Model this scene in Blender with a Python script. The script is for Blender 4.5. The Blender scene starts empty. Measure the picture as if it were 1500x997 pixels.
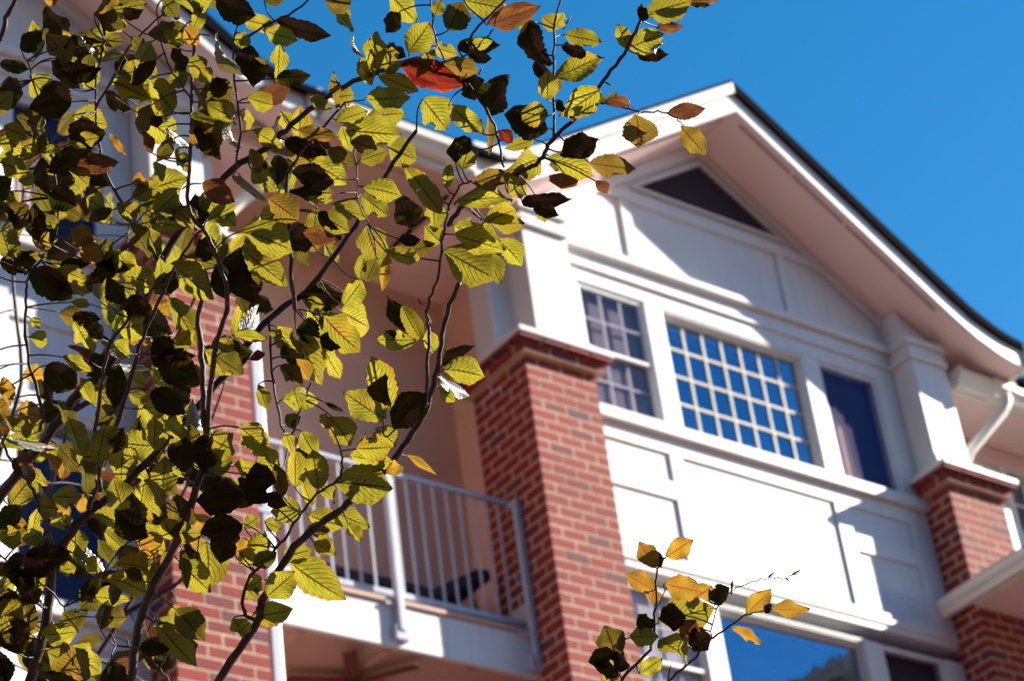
import bpy, math, random
from mathutils import Vector, Matrix
rad = math.radians
random.seed(7)
scene = bpy.context.scene
col = scene.collection

# ---------------------------------------------------------------- camera
CX, CY, FP = 750.0, 498.5, 3598.4
R = Matrix(((0.80033, 0.24664, 0.54648), (-0.58762, 0.50372, 0.63323), (-0.11909, -0.82791, 0.54807)))
cam_d = bpy.data.cameras.new('camera')
cam = bpy.data.objects.new('camera', cam_d)
col.objects.link(cam)
M = Matrix.Identity(4)
for i in range(3):
    M[i][0] = R[i][0]; M[i][1] = -R[i][1]; M[i][2] = -R[i][2]
cam.matrix_world = M
cam_d.sensor_width = 36.0
cam_d.lens = 36.0 * FP / 1500.0
cam_d.clip_start = 0.05
cam_d.clip_end = 2000
cam_d.dof.use_dof = True
cam_d.dof.focus_distance = 3.12
cam_d.dof.aperture_fstop = 11.0
scene.camera = cam

# ---------------------------------------------------------------- light
SUN = Vector((2.5, -1.0, 1.40)).normalized()      # towards the sun
el = math.asin(SUN.z); az = math.atan2(SUN.x, SUN.y)
world = bpy.data.worlds.new('World'); scene.world = world
world.use_nodes = True
wn = world.node_tree; wn.nodes.clear()
sky = wn.nodes.new('ShaderNodeTexSky'); sky.sky_type = 'NISHITA'; sky.sun_disc = False
sky.sun_elevation = el; sky.sun_rotation = az
sky.air_density = 1.0; sky.dust_density = 0.0; sky.ozone_density = 1.0; sky.altitude = 2500
hs = wn.nodes.new('ShaderNodeHueSaturation'); hs.inputs['Saturation'].default_value = 1.42
bg = wn.nodes.new('ShaderNodeBackground'); bg.inputs['Strength'].default_value = 0.082
wo = wn.nodes.new('ShaderNodeOutputWorld')
wn.links.new(sky.outputs[0], hs.inputs['Color']); tn = wn.nodes.new('ShaderNodeMix'); tn.data_type = 'RGBA'; tn.blend_type = 'MULTIPLY'; tn.inputs[0].default_value = 1.0
tn.inputs[7].default_value = (1.95, 1.30, 1.08, 1)
wn.links.new(hs.outputs[0], tn.inputs[6]); wn.links.new(tn.outputs[2], bg.inputs[0]); wn.links.new(bg.outputs[0], wo.inputs[0])
sl = bpy.data.lights.new('sun', 'SUN'); sl.energy = 5.0; sl.angle = rad(0.53); sl.color = (1.0, 0.93, 0.80)
so = bpy.data.objects.new('sun', sl); col.objects.link(so)
so.rotation_euler = SUN.to_track_quat('Z', 'Y').to_euler()
so.location = (20, -10, 20)
scene.view_settings.view_transform = 'Standard'
scene.view_settings.look = 'None'
scene.view_settings.exposure = 1.42
scene.view_settings.gamma = 1.0
scene.cycles.use_denoising = True
scene.cycles.max_bounces = 8
scene.cycles.transparent_max_bounces = 8

# ---------------------------------------------------------------- materials
def nmat(name):
    m = bpy.data.materials.new(name); m.use_nodes = True
    nt = m.node_tree; nt.nodes.clear()
    out = nt.nodes.new('ShaderNodeOutputMaterial')
    return m, nt, out

def N(nt, typ, **kw):
    n = nt.nodes.new(typ)
    for k, v in kw.items():
        if k in n.inputs.keys() if isinstance(k, str) else False: n.inputs[k].default_value = v
        else: setattr(n, k, v)
    return n

def L(nt, a, b): nt.links.new(a, b)

def math_n(nt, op, a, b=None, c=None):
    n = nt.nodes.new('ShaderNodeMath'); n.operation = op
    for i, v in enumerate((a, b, c)):
        if v is None: continue
        if hasattr(v, 'default_value') or hasattr(v, 'links'): nt.links.new(v, n.inputs[i])
        else: n.inputs[i].default_value = v
    return n.outputs[0]

def mixc(nt, fac, a, b):
    n = nt.nodes.new('ShaderNodeMix'); n.data_type = 'RGBA'
    for i, v in ((0, fac), (6, a), (7, b)):
        if hasattr(v, 'links'): nt.links.new(v, n.inputs[i])
        else: n.inputs[i].default_value = v if i == 0 else (*v, 1.0)
    return n.outputs[2]

def ramp(nt, fac, stops):
    n = nt.nodes.new('ShaderNodeValToRGB'); nt.links.new(fac, n.inputs[0])
    e = n.color_ramp.elements
    while len(e) < len(stops): e.new(0.5)
    for i, (p, c) in enumerate(stops):
        e[i].position = p; e[i].color = (*c, 1)
    return n.outputs[0]

def noise(nt, scale, detail=4.0, vec=None, rough=0.55):
    n = nt.nodes.new('ShaderNodeTexNoise'); n.inputs['Scale'].default_value = scale
    n.inputs['Detail'].default_value = detail; n.inputs['Roughness'].default_value = rough
    if vec is None:
        tc = nt.nodes.new('ShaderNodeTexCoord'); vec = tc.outputs['Object']
    nt.links.new(vec, n.inputs['Vector'])
    return n.outputs['Fac']

def plain(name, c1, c2, rough=0.5, nscale=3.0, bump=0.15, bscale=60.0, spec=0.4, metallic=0.0, streak=0.0):
    m, nt, out = nmat(name)
    p = nt.nodes.new('ShaderNodeBsdfPrincipled')
    f = ramp(nt, noise(nt, nscale), [(0.35, c1), (0.65, c2)])
    if streak:
        tc = nt.nodes.new('ShaderNodeTexCoord'); mp = nt.nodes.new('ShaderNodeMapping'); mp.inputs['Scale'].default_value = (22, 22, 1.3)
        L(nt, tc.outputs['Object'], mp.inputs[0])
        sm = ramp(nt, noise(nt, 1.0, 5, mp.outputs[0]), [(0.52, (0, 0, 0)), (0.80, (streak, streak, streak))])
        f = mixc(nt, sm, f, (0.40, 0.38, 0.34))
    L(nt, f, p.inputs['Base Color'])
    p.inputs['Roughness'].default_value = rough
    p.inputs['Metallic'].default_value = metallic
    p.inputs['Specular IOR Level'].default_value = spec
    b = nt.nodes.new('ShaderNodeBump'); b.inputs['Strength'].default_value = bump; b.inputs['Distance'].default_value = 0.004
    L(nt, noise(nt, bscale), b.inputs['Height']); L(nt, b.outputs[0], p.inputs['Normal'])
    L(nt, p.outputs[0], out.inputs[0])
    return m

WHITE = plain('white_paint', (0.62, 0.62, 0.62), (0.68, 0.68, 0.68), 0.45, 2.0, 0.15, 40, streak=0.35)
PANEL = plain('white_panel_paint', (0.60, 0.61, 0.63), (0.66, 0.67, 0.69), 0.55, 1.4, 0.2, 25, streak=0.40)
SOFFIT = plain('soffit_paint', (0.82, 0.60, 0.57), (0.86, 0.64, 0.60), 0.6, 2.0, 0.08, 30)
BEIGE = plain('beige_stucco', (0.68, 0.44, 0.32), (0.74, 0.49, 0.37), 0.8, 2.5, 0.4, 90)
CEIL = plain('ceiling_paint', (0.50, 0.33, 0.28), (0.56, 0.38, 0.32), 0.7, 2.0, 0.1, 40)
METALW = plain('white_metal', (0.42, 0.45, 0.54), (0.48, 0.51, 0.59), 0.35, 4.0, 0.03, 80)
GUTTER = plain('gutter_enamel', (0.72, 0.68, 0.60), (0.78, 0.74, 0.66), 0.35, 3.0, 0.05, 50)
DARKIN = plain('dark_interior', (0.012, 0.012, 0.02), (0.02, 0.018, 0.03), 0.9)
DARKMETAL = plain('dark_metal', (0.02, 0.02, 0.03), (0.03, 0.03, 0.04), 0.5)
FLOORM = plain('pale_deck', (0.60, 0.52, 0.44), (0.68, 0.60, 0.52), 0.8)
VENT = plain('vent_shadow', (0.22, 0.12, 0.13), (0.26, 0.15, 0.16), 0.8)
LOUVER = plain('louver_paint', (0.05, 0.03, 0.06), (0.07, 0.045, 0.08), 0.6)
MORTAR = plain('mortar', (0.54, 0.40, 0.26), (0.64, 0.50, 0.34), 0.9, 14.0, 0.6, 150)
BLIND = plain('insect_screen', (0.13, 0.09, 0.14), (0.16, 0.115, 0.16), 0.9, 1.5, 0.2, 30)
CURTAIN = plain('curtain_cloth', (0.70, 0.52, 0.48), (0.76, 0.56, 0.50), 0.9, 4.0, 0.3, 30)
PALECURT = plain('pale_curtain', (0.40, 0.36, 0.38), (0.48, 0.43, 0.45), 0.9, 4.0, 0.3, 30)
MUNT = plain('greyed_muntin', (0.36, 0.30, 0.31), (0.42, 0.35, 0.36), 0.6)
MUNTC = plain('cream_muntin', (0.44, 0.42, 0.39), (0.50, 0.47, 0.44), 0.6)
FANW = plain('fan_blade_wood', (0.12, 0.035, 0.03), (0.16, 0.05, 0.04), 0.5)
CUSHION = plain('dark_cushion', (0.03, 0.02, 0.04), (0.05, 0.03, 0.05), 0.8)

def shingle():
    m, nt, out = nmat('asphalt_shingle')
    p = nt.nodes.new('ShaderNodeBsdfPrincipled')
    L(nt, ramp(nt, noise(nt, 40), [(0.3, (0.003, 0.002, 0.004)), (0.7, (0.008, 0.006, 0.009))]), p.inputs['Base Color'])
    p.inputs['Roughness'].default_value = 1.0
    p.inputs['Specular IOR Level'].default_value = 0.03
    L(nt, p.outputs[0], out.inputs[0]); return m
SHINGLE = shingle()

def brickmat():
    m, nt, out = nmat('red_brick')
    p = nt.nodes.new('ShaderNodeBsdfPrincipled')
    oi = nt.nodes.new('ShaderNodeObjectInfo')
    base = ramp(nt, oi.outputs['Random'], [(0.0, (0.24, 0.017, 0.016)), (0.35, (0.20, 0.018, 0.018)), (0.60, (0.27, 0.026, 0.021)),
                                           (0.82, (0.18, 0.018, 0.020)), (0.92, (0.15, 0.025, 0.030)), (1.0, (0.10, 0.025, 0.05))])
    tc = nt.nodes.new('ShaderNodeTexCoord')
    ad = nt.nodes.new('ShaderNodeVectorMath'); ad.operation = 'ADD'
    L(nt, tc.outputs['Object'], ad.inputs[0]); L(nt, oi.outputs['Location'], ad.inputs[1])
    nf = noise(nt, 35, 5, ad.outputs[0])
    c = mixc(nt, ramp(nt, nf, [(0.4, (0, 0, 0)), (0.75, (0.25, 0.25, 0.25))]), base, (0.34, 0.07, 0.05))
    L(nt, c, p.inputs['Base Color']); p.inputs['Roughness'].default_value = 0.85
    b = nt.nodes.new('ShaderNodeBump'); b.inputs['Strength'].default_value = 0.6; b.inputs['Distance'].default_value = 0.004
    L(nt, noise(nt, 120, 5, ad.outputs[0]), b.inputs['Height']); L(nt, b.outputs[0], p.inputs['Normal'])
    L(nt, p.outputs[0], out.inputs[0]); return m
BRICK = brickmat()

def glassmat(name, refl, tint):
    m, nt, out = nmat(name)
    g = nt.nodes.new('ShaderNodeBsdfGlossy'); g.inputs['Roughness'].default_value = 0.02
    g.inputs['Color'].default_value = (*tint, 1)
    b = nt.nodes.new('ShaderNodeBump'); b.inputs['Strength'].default_value = 0.02; b.inputs['Distance'].default_value = 0.01
    b.inputs['Distance'].default_value = 0.02; b.inputs['Strength'].default_value = 0.12
    L(nt, noise(nt, 7.0, 2.0), b.inputs['Height'])
    oi = nt.nodes.new('ShaderNodeObjectInfo'); wn_ = nt.nodes.new('ShaderNodeTexWhiteNoise'); wn_.noise_dimensions = '1D'
    L(nt, oi.outputs['Random'], wn_.inputs['W'])
    v1 = nt.nodes.new('ShaderNodeVectorMath'); v1.operation = 'MULTIPLY_ADD'
    L(nt, wn_.outputs['Color'], v1.inputs[0]); v1.inputs[1].default_value = (0.06, 0.0, 0.06); v1.inputs[2].default_value = (-0.03, 0, -0.03)
    v2 = nt.nodes.new('ShaderNodeVectorMath'); v2.operation = 'ADD'
    L(nt, v1.outputs[0], v2.inputs[0]); L(nt, b.outputs[0], v2.inputs[1])
    v3 = nt.nodes.new('ShaderNodeVectorMath'); v3.operation = 'NORMALIZE'; L(nt, v2.outputs[0], v3.inputs[0])
    L(nt, v3.outputs[0], g.inputs['Normal'])
    t = nt.nodes.new('ShaderNodeBsdfTransparent'); t.inputs['Color'].default_value = (0.96, 0.97, 0.98, 1)
    mx = nt.nodes.new('ShaderNodeMixShader')
    ge = nt.nodes.new('ShaderNodeNewGeometry')
    dp = nt.nodes.new('ShaderNodeVectorMath'); dp.operation = 'DOT_PRODUCT'
    L(nt, ge.outputs['Normal'], dp.inputs[0]); L(nt, ge.outputs['Incoming'], dp.inputs[1])
    k = math_n(nt, 'POWER', math_n(nt, 'SUBTRACT', 1.0, math_n(nt, 'ABSOLUTE', dp.outputs['Value'])), 5.0)
    f = math_n(nt, 'ADD', math_n(nt, 'MULTIPLY', k, 0.96 - refl), 0.025 + refl)
    L(nt, f, mx.inputs[0]); L(nt, t.outputs[0], mx.inputs[1]); L(nt, g.outputs[0], mx.inputs[2])
    L(nt, mx.outputs[0], out.inputs[0]); return m
GLASS = glassmat('window_glass', 0.0, (0.9, 0.95, 1.0))
GLASSD = glassmat('screened_glass', 0.0, (0.22, 0.22, 0.55))
GLASSC = glassmat('coated_glass', 0.40, (0.27, 0.42, 0.60))

def bark():
    m, nt, out = nmat('bark')
    p = nt.nodes.new('ShaderNodeBsdfPrincipled')
    L(nt, ramp(nt, noise(nt, 90, 6), [(0.3, (0.022, 0.010, 0.012)), (0.6, (0.050, 0.024, 0.024)), (0.82, (0.17, 0.10, 0.09))]), p.inputs['Base Color'])
    p.inputs['Roughness'].default_value = 0.6
    b = nt.nodes.new('ShaderNodeBump'); b.inputs['Strength'].default_value = 0.5; b.inputs['Distance'].default_value = 0.002
    L(nt, noise(nt, 220, 5), b.inputs['Height']); L(nt, b.outputs[0], p.inputs['Normal'])
    L(nt, p.outputs[0], out.inputs[0]); return m
BARK = bark()

def leafmat(name, lit, lit2, edge, vein, dark, trans=0.5, spot=0.6, edge_on=0.75, spec=0.28, rough=0.42, amber=(0.42, 0.19, 0.02)):
    m, nt, out = nmat(name)
    uv = nt.nodes.new('ShaderNodeUVMap'); uv.uv_map = 'UVMap'
    sp = nt.nodes.new('ShaderNodeSeparateXYZ'); L(nt, uv.outputs[0], sp.inputs[0])
    u, v = sp.outputs[0], sp.outputs[1]
    oi = nt.nodes.new('ShaderNodeObjectInfo')
    at = nt.nodes.new('ShaderNodeAttribute'); at.attribute_name = 'rnd'
    rnd = math_n(nt, 'FRACT', math_n(nt, 'ADD', oi.outputs['Random'], at.outputs['Fac']))
    av = math_n(nt, 'ABSOLUTE', v)
    # vein phase: side veins run forward from the midrib
    cmb = nt.nodes.new('ShaderNodeCombineXYZ'); L(nt, u, cmb.inputs[0]); L(nt, v, cmb.inputs[1])
    L(nt, math_n(nt, 'MULTIPLY', rnd, 31.0), cmb.inputs[2])
    n1 = noise(nt, 3.0, 3, cmb.outputs[0]); n2 = noise(nt, 26.0, 3, cmb.outputs[0]); n3 = noise(nt, 9.0, 4, cmb.outputs[0])
    ph = math_n(nt, 'SUBTRACT', math_n(nt, 'MULTIPLY', u, 8.5), math_n(nt, 'MULTIPLY', math_n(nt, 'POWER', av, 1.25), 3.6))
    ph = math_n(nt, 'ADD', ph, math_n(nt, 'MULTIPLY', n1, 0.5))
    fr = math_n(nt, 'FRACT', ph)
    dist = math_n(nt, 'ABSOLUTE', math_n(nt, 'SUBTRACT', fr, 0.5))       # .5 at the vein
    side = nt.nodes.new('ShaderNodeMapRange'); L(nt, dist, side.inputs[0])
    side.inputs[1].default_value = 0.385; side.inputs[2].default_value = 0.45
    mid = nt.nodes.new('ShaderNodeMapRange'); L(nt, av, mid.inputs[0])
    mid.inputs[1].default_value = 0.075; mid.inputs[2].default_value = 0.03
    vn = math_n(nt, 'MAXIMUM', math_n(nt, 'MULTIPLY', side.outputs[0], math_n(nt, 'SUBTRACT', 0.95, math_n(nt, 'MULTIPLY', av, 0.55))), mid.outputs[0])
    body = mixc(nt, ramp(nt, n1, [(0.35, (0, 0, 0)), (0.65, (1, 1, 1))]), lit, lit2)
    r2 = math_n(nt, 'FRACT', math_n(nt, 'MULTIPLY', rnd, 17.3))
    body = mixc(nt, math_n(nt, 'MULTIPLY', math_n(nt, 'POWER', r2, 1.4), 0.62), body, tuple(x * y for x, y in zip(lit2, (0.42, 0.40, 0.6))))
    n4 = noise(nt, 1.6, 4, cmb.outputs[0])
    am = nt.nodes.new('ShaderNodeMapRange'); L(nt, n4, am.inputs[0]); am.inputs[1].default_value = 0.50; am.inputs[2].default_value = 0.66
    r3 = math_n(nt, 'FRACT', math_n(nt, 'MULTIPLY', rnd, 7.7))
    body = mixc(nt, math_n(nt, 'MULTIPLY', am.outputs[0], math_n(nt, 'MULTIPLY', r3, 0.85)), body, amber)
    # older rim of the blade
    e = nt.nodes.new('ShaderNodeMapRange'); L(nt, math_n(nt, 'ADD', math_n(nt, 'MAXIMUM', av, math_n(nt, 'SUBTRACT', u, 0.03)), math_n(nt, 'MULTIPLY', math_n(nt, 'SUBTRACT', n3, 0.5), 0.7)), e.inputs[0])
    e.inputs[1].default_value = 0.80; e.inputs[2].default_value = 1.05
    ef = math_n(nt, 'MULTIPLY', e.outputs[0], math_n(nt, 'MULTIPLY', rnd, edge_on))
    body = mixc(nt, ef, body, edge)
    s = nt.nodes.new('ShaderNodeMapRange'); L(nt, n2, s.inputs[0]); s.inputs[1].default_value = 0.60; s.inputs[2].default_value = 0.68
    sf = math_n(nt, 'MULTIPLY', s.outputs[0], math_n(nt, 'MULTIPLY', math_n(nt, 'POWER', rnd, 2.0), spot))
    body = mixc(nt, sf, body, vein)
    c = mixc(nt, math_n(nt, 'MULTIPLY', vn, 0.92), body, vein)
    bump = nt.nodes.new('ShaderNodeBump'); bump.inputs['Strength'].default_value = 0.6; bump.inputs['Distance'].default_value = 0.0012
    L(nt, math_n(nt, 'ADD', vn, math_n(nt, 'MULTIPLY', n2, 0.3)), bump.inputs['Height'])
    tr = nt.nodes.new('ShaderNodeBsdfTranslucent'); L(nt, c, tr.inputs[0]); L(nt, bump.outputs[0], tr.inputs['Normal'])
    p = nt.nodes.new('ShaderNodeBsdfPrincipled')
    L(nt, mixc(nt, math_n(nt, 'MULTIPLY', vn, 0.5), mixc(nt, n3, dark, tuple(x * 1.5 for x in dark)), vein), p.inputs['Base Color'])
    p.inputs['Roughness'].default_value = rough; p.inputs['Specular IOR Level'].default_value = spec
    L(nt, bump.outputs[0], p.inputs['Normal'])
    mx = nt.nodes.new('ShaderNodeMixShader'); mx.inputs[0].default_value = trans
    L(nt, p.outputs[0], mx.inputs[1]); L(nt, tr.outputs[0], mx.inputs[2])
    L(nt, mx.outputs[0], out.inputs[0]); return m
LM = {
 'g': leafmat('green_leaf', (0.47, 0.40, 0.032), (0.34, 0.31, 0.022), (0.45, 0.11, 0.015), (0.055, 0.018, 0.006), (0.028, 0.032, 0.009)),
 'o': leafmat('amber_leaf', (0.50, 0.29, 0.028), (0.38, 0.25, 0.025), (0.55, 0.12, 0.02), (0.34, 0.045, 0.012), (0.07, 0.045, 0.012), 0.5, 1.0, 1.0),
 'r': leafmat('red_leaf', (0.30, 0.020, 0.008), (0.05, 0.006, 0.006), (0.6, 0.10, 0.02), (0.14, 0.012, 0.01), (0.10, 0.015, 0.01), 0.6, 1.0, 0.8),
 'b': leafmat('brown_leaf', (0.24, 0.09, 0.025), (0.14, 0.045, 0.02), (0.40, 0.10, 0.03), (0.10, 0.03, 0.015), (0.06, 0.03, 0.015), 0.4, 1.0, 1.0),
}
LM['d'] = leafmat('shaded_green_leaf', (0.20, 0.19, 0.02), (0.13, 0.13, 0.015), (0.25, 0.10, 0.02), (0.04, 0.02, 0.01), (0.008, 0.003, 0.004), 0.16, 0.5, 0.7, 0.0, 0.9)  # copy of the green leaf with shade put into a near-black colour
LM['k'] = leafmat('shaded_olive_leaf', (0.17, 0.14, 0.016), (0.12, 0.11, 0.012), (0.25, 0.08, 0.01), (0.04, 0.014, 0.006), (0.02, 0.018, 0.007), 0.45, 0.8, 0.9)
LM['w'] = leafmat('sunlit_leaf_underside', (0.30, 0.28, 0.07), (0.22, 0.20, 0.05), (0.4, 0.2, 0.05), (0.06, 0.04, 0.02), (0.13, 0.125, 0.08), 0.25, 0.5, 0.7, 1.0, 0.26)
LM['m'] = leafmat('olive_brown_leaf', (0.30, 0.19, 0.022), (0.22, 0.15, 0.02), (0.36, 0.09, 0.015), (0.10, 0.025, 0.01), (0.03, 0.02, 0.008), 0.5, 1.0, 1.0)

def groundmat():
    m, nt, out = nmat('dry_grass_and_gravel')
    p = nt.nodes.new('ShaderNodeBsdfPrincipled')
    a = ramp(nt, noise(nt, 0.6, 6), [(0.35, (0.08, 0.036, 0.032)), (0.6, (0.11, 0.046, 0.040))])
    L(nt, mixc(nt, noise(nt, 30, 5), a, (0.13, 0.07, 0.05)), p.inputs['Base Color'])
    p.inputs['Roughness'].default_value = 0.95
    L(nt, p.outputs[0], out.inputs[0]); return m
GROUND = groundmat()
BLOCKER = plain('sky_blocker_leaves', (0.05, 0.055, 0.02), (0.09, 0.08, 0.03), 0.8)
PAVE = plain('brick_paving', (0.14, 0.07, 0.055), (0.18, 0.09, 0.07), 0.9, 2.0, 0.3, 60)

# ---------------------------------------------------------------- mesh helpers
class MB:
    def __init__(s): s.v = []; s.f = []
    def box(s, x0, x1, y0, y1, z0, z1, ch=0.0):
        if x0 > x1: x0, x1 = x1, x0
        if y0 > y1: y0, y1 = y1, y0
        if z0 > z1: z0, z1 = z1, z0
        b = len(s.v)
        s.v += [(x, y, z) for z in (z0, z1) for y in (y0, y1) for x in (x0, x1)]
        s.f += [tuple(b + i for i in q) for q in ((0, 2, 3, 1), (4, 5, 7, 6), (0, 1, 5, 4), (2, 6, 7, 3), (0, 4, 6, 2), (1, 3, 7, 5))]
        return s
    def prism(s, poly, y0, y1):
        """poly in (x, z), counter-clockwise seen from the front (-Y)"""
        n = len(poly); b = len(s.v)
        s.v += [(x, y0, z) for x, z in poly] + [(x, y1, z) for x, z in poly]
        s.f += [tuple(range(b, b + n)), tuple(range(b + 2 * n - 1, b + n - 1, -1))]
        s.f += [(b + i, b + n + i, b + n + (i + 1) % n, b + (i + 1) % n) for i in range(n)]
        return s
    def prism_x(s, poly, x0, x1):
        """poly in (y, z)"""
        n = len(poly); b = len(s.v)
        s.v += [(x0, y, z) for y, z in poly] + [(x1, y, z) for y, z in poly]
        s.f += [tuple(range(b, b + n)), tuple(range(b + 2 * n - 1, b + n - 1, -1))]
        s.f += [(b + i, b + n + i, b + n + (i + 1) % n, b + (i + 1) % n) for i in range(n)]
        return s
    def strip(s, lo, hi, y0, y1):
        """solid band between two polylines of (x, z), as a chain of prisms"""
        n = len(lo); b = len(s.v)
        for y in (y0, y1):
            s.v += [(x, y, z) for x, z in lo] + [(x, y, z) for x, z in hi]
        for i in range(n - 1):
            a0, a1, c0, c1 = b + i, b + i + 1, b + n + i, b + n + i + 1
            A0, A1, C0, C1 = a0 + 2 * n, a1 + 2 * n, c0 + 2 * n, c1 + 2 * n
            s.f += [(a0, a1, c1, c0), (A1, A0, C0, C1), (a0, A0, A1, a1), (c1, C1, C0, c0)]
        e = n - 1
        s.f += [(b, b + n, b + 3 * n, b + 2 * n), (b + e, b + e + 2 * n, b + e + 3 * n, b + e + n)]
        return s
    def tube(s, pts, rads, seg=8, cap=True):
        pts = [Vector(p) for p in pts]; b = len(s.v); n = len(pts)
        up = Vector((0.31, 0.2, 0.93)); t0 = (pts[1] - pts[0]).normalized()
        if abs(t0.dot(up)) > 0.95: up = Vector((1, 0, 0))
        nrm = (up - t0 * up.dot(t0)).normalized()
        for i, p in enumerate(pts):
            t = (pts[min(i + 1, n - 1)] - pts[max(i - 1, 0)]).normalized()
            nrm = (nrm - t * nrm.dot(t)).normalized(); bi = t.cross(nrm)
            for k in range(seg):
                a = 2 * math.pi * k / seg
                s.v.append(tuple(p + (nrm * math.cos(a) + bi * math.sin(a)) * rads[i]))
        for i in range(n - 1):
            for k in range(seg):
                k2 = (k + 1) % seg
                s.f.append((b + i * seg + k, b + i * seg + k2, b + (i + 1) * seg + k2, b + (i + 1) * seg + k))
        if cap:
            s.f.append(tuple(b + k for k in range(seg - 1, -1, -1)))
            s.f.append(tuple(b + (n - 1) * seg + k for k in range(seg)))
        return s
    def mesh(s, name, mat, bevel=0.0, smooth=False):
        me = bpy.data.meshes.new(name); me.from_pydata(s.v, [], s.f)
        me.materials.append(mat)
        if smooth:
            for p in me.polygons: p.use_smooth = True
        me.update(); return me
    def build(s, name, mat, parent=None, bevel=0.0, smooth=False, loc=None):
        o = bpy.data.objects.new(name, s.mesh(name, mat, bevel, smooth)); col.objects.link(o)
        if parent: o.parent = parent
        if loc: o.location = loc
        if bevel:
            b = o.modifiers.new('edge', 'BEVEL'); b.width = bevel; b.segments = 2; b.limit_method = 'ANGLE'
        return o

def empty(name, loc=(0, 0, 0)):
    o = bpy.data.objects.new(name, None); o.location = loc; o.empty_display_size = 0.2
    col.objects.link(o); return o
def tag(o, label=None, cat=None, group=None, kind=None):
    for k, v in (('label', label), ('category', cat), ('group', group), ('kind', kind)):
        if v: o[k] = v
    return o
def link_mesh(name, me, parent, loc=(0, 0, 0), rz=0.0):
    o = bpy.data.objects.new(name, me); o.parent = parent; o.location = loc
    if rz: o.rotation_euler = (0, 0, rz)
    col.objects.link(o); return o
def copy_tree(o, parent=None):
    c = o.copy(); col.objects.link(c); c.parent = parent
    for ch in list(o.children): copy_tree(ch, c)
    return c

GZ = -1.70
# ---------------------------------------------------------------- ground
g = MB()
g.v = [(-600, -600, GZ), (600, -600, GZ), (600, 600, GZ), (-600, 600, GZ)]; g.f = [(0, 1, 2, 3)]
tag(g.build('ground', GROUND), kind='structure')
pth = MB().box(-30, 40, 6.2, 8.0, GZ - 0.05, GZ + 0.03)
tag(pth.build('path', PAVE), kind='structure')

# unseen tree belt added behind the viewer to block sky light
def make_sky_blocker():
    r = random.Random(9); m = MB()
    for i in range(9000):
        a = rad(r.uniform(150, 335)); 
        if -20 < math.degrees(math.atan2(math.sin(a - math.atan2(SUN.y, SUN.x)), math.cos(a - math.atan2(SUN.y, SUN.x)))) < 20: continue
        dd = r.uniform(22, 32); h = (23.0 if math.degrees(a) < 300 else 14.0) + 3 * math.sin(a * 7) + 2 * math.sin(a * 19)
        c = Vector((dd * math.cos(a), dd * math.sin(a), GZ + h * (r.random() ** 0.8)))
        u = Vector((r.gauss(0, 1), r.gauss(0, 1), r.gauss(0, 1))).normalized(); v = u.orthogonal().normalized(); k = r.uniform(0.5, 1.1)
        b = len(m.v)
        m.v += [tuple(c + u * k), tuple(c + v * k), tuple(c - u * k * .9), tuple(c - v * k)]; m.f.append((b, b + 1, b + 2, b + 3))
    o = m.build('sky_blocker', BLOCKER); o['kind'] = 'stuff'; o['label'] = 'unseen dark tree belt behind the viewer, added to block sky light'
    o['category'] = 'sky_blocker'
make_sky_blocker()

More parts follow.
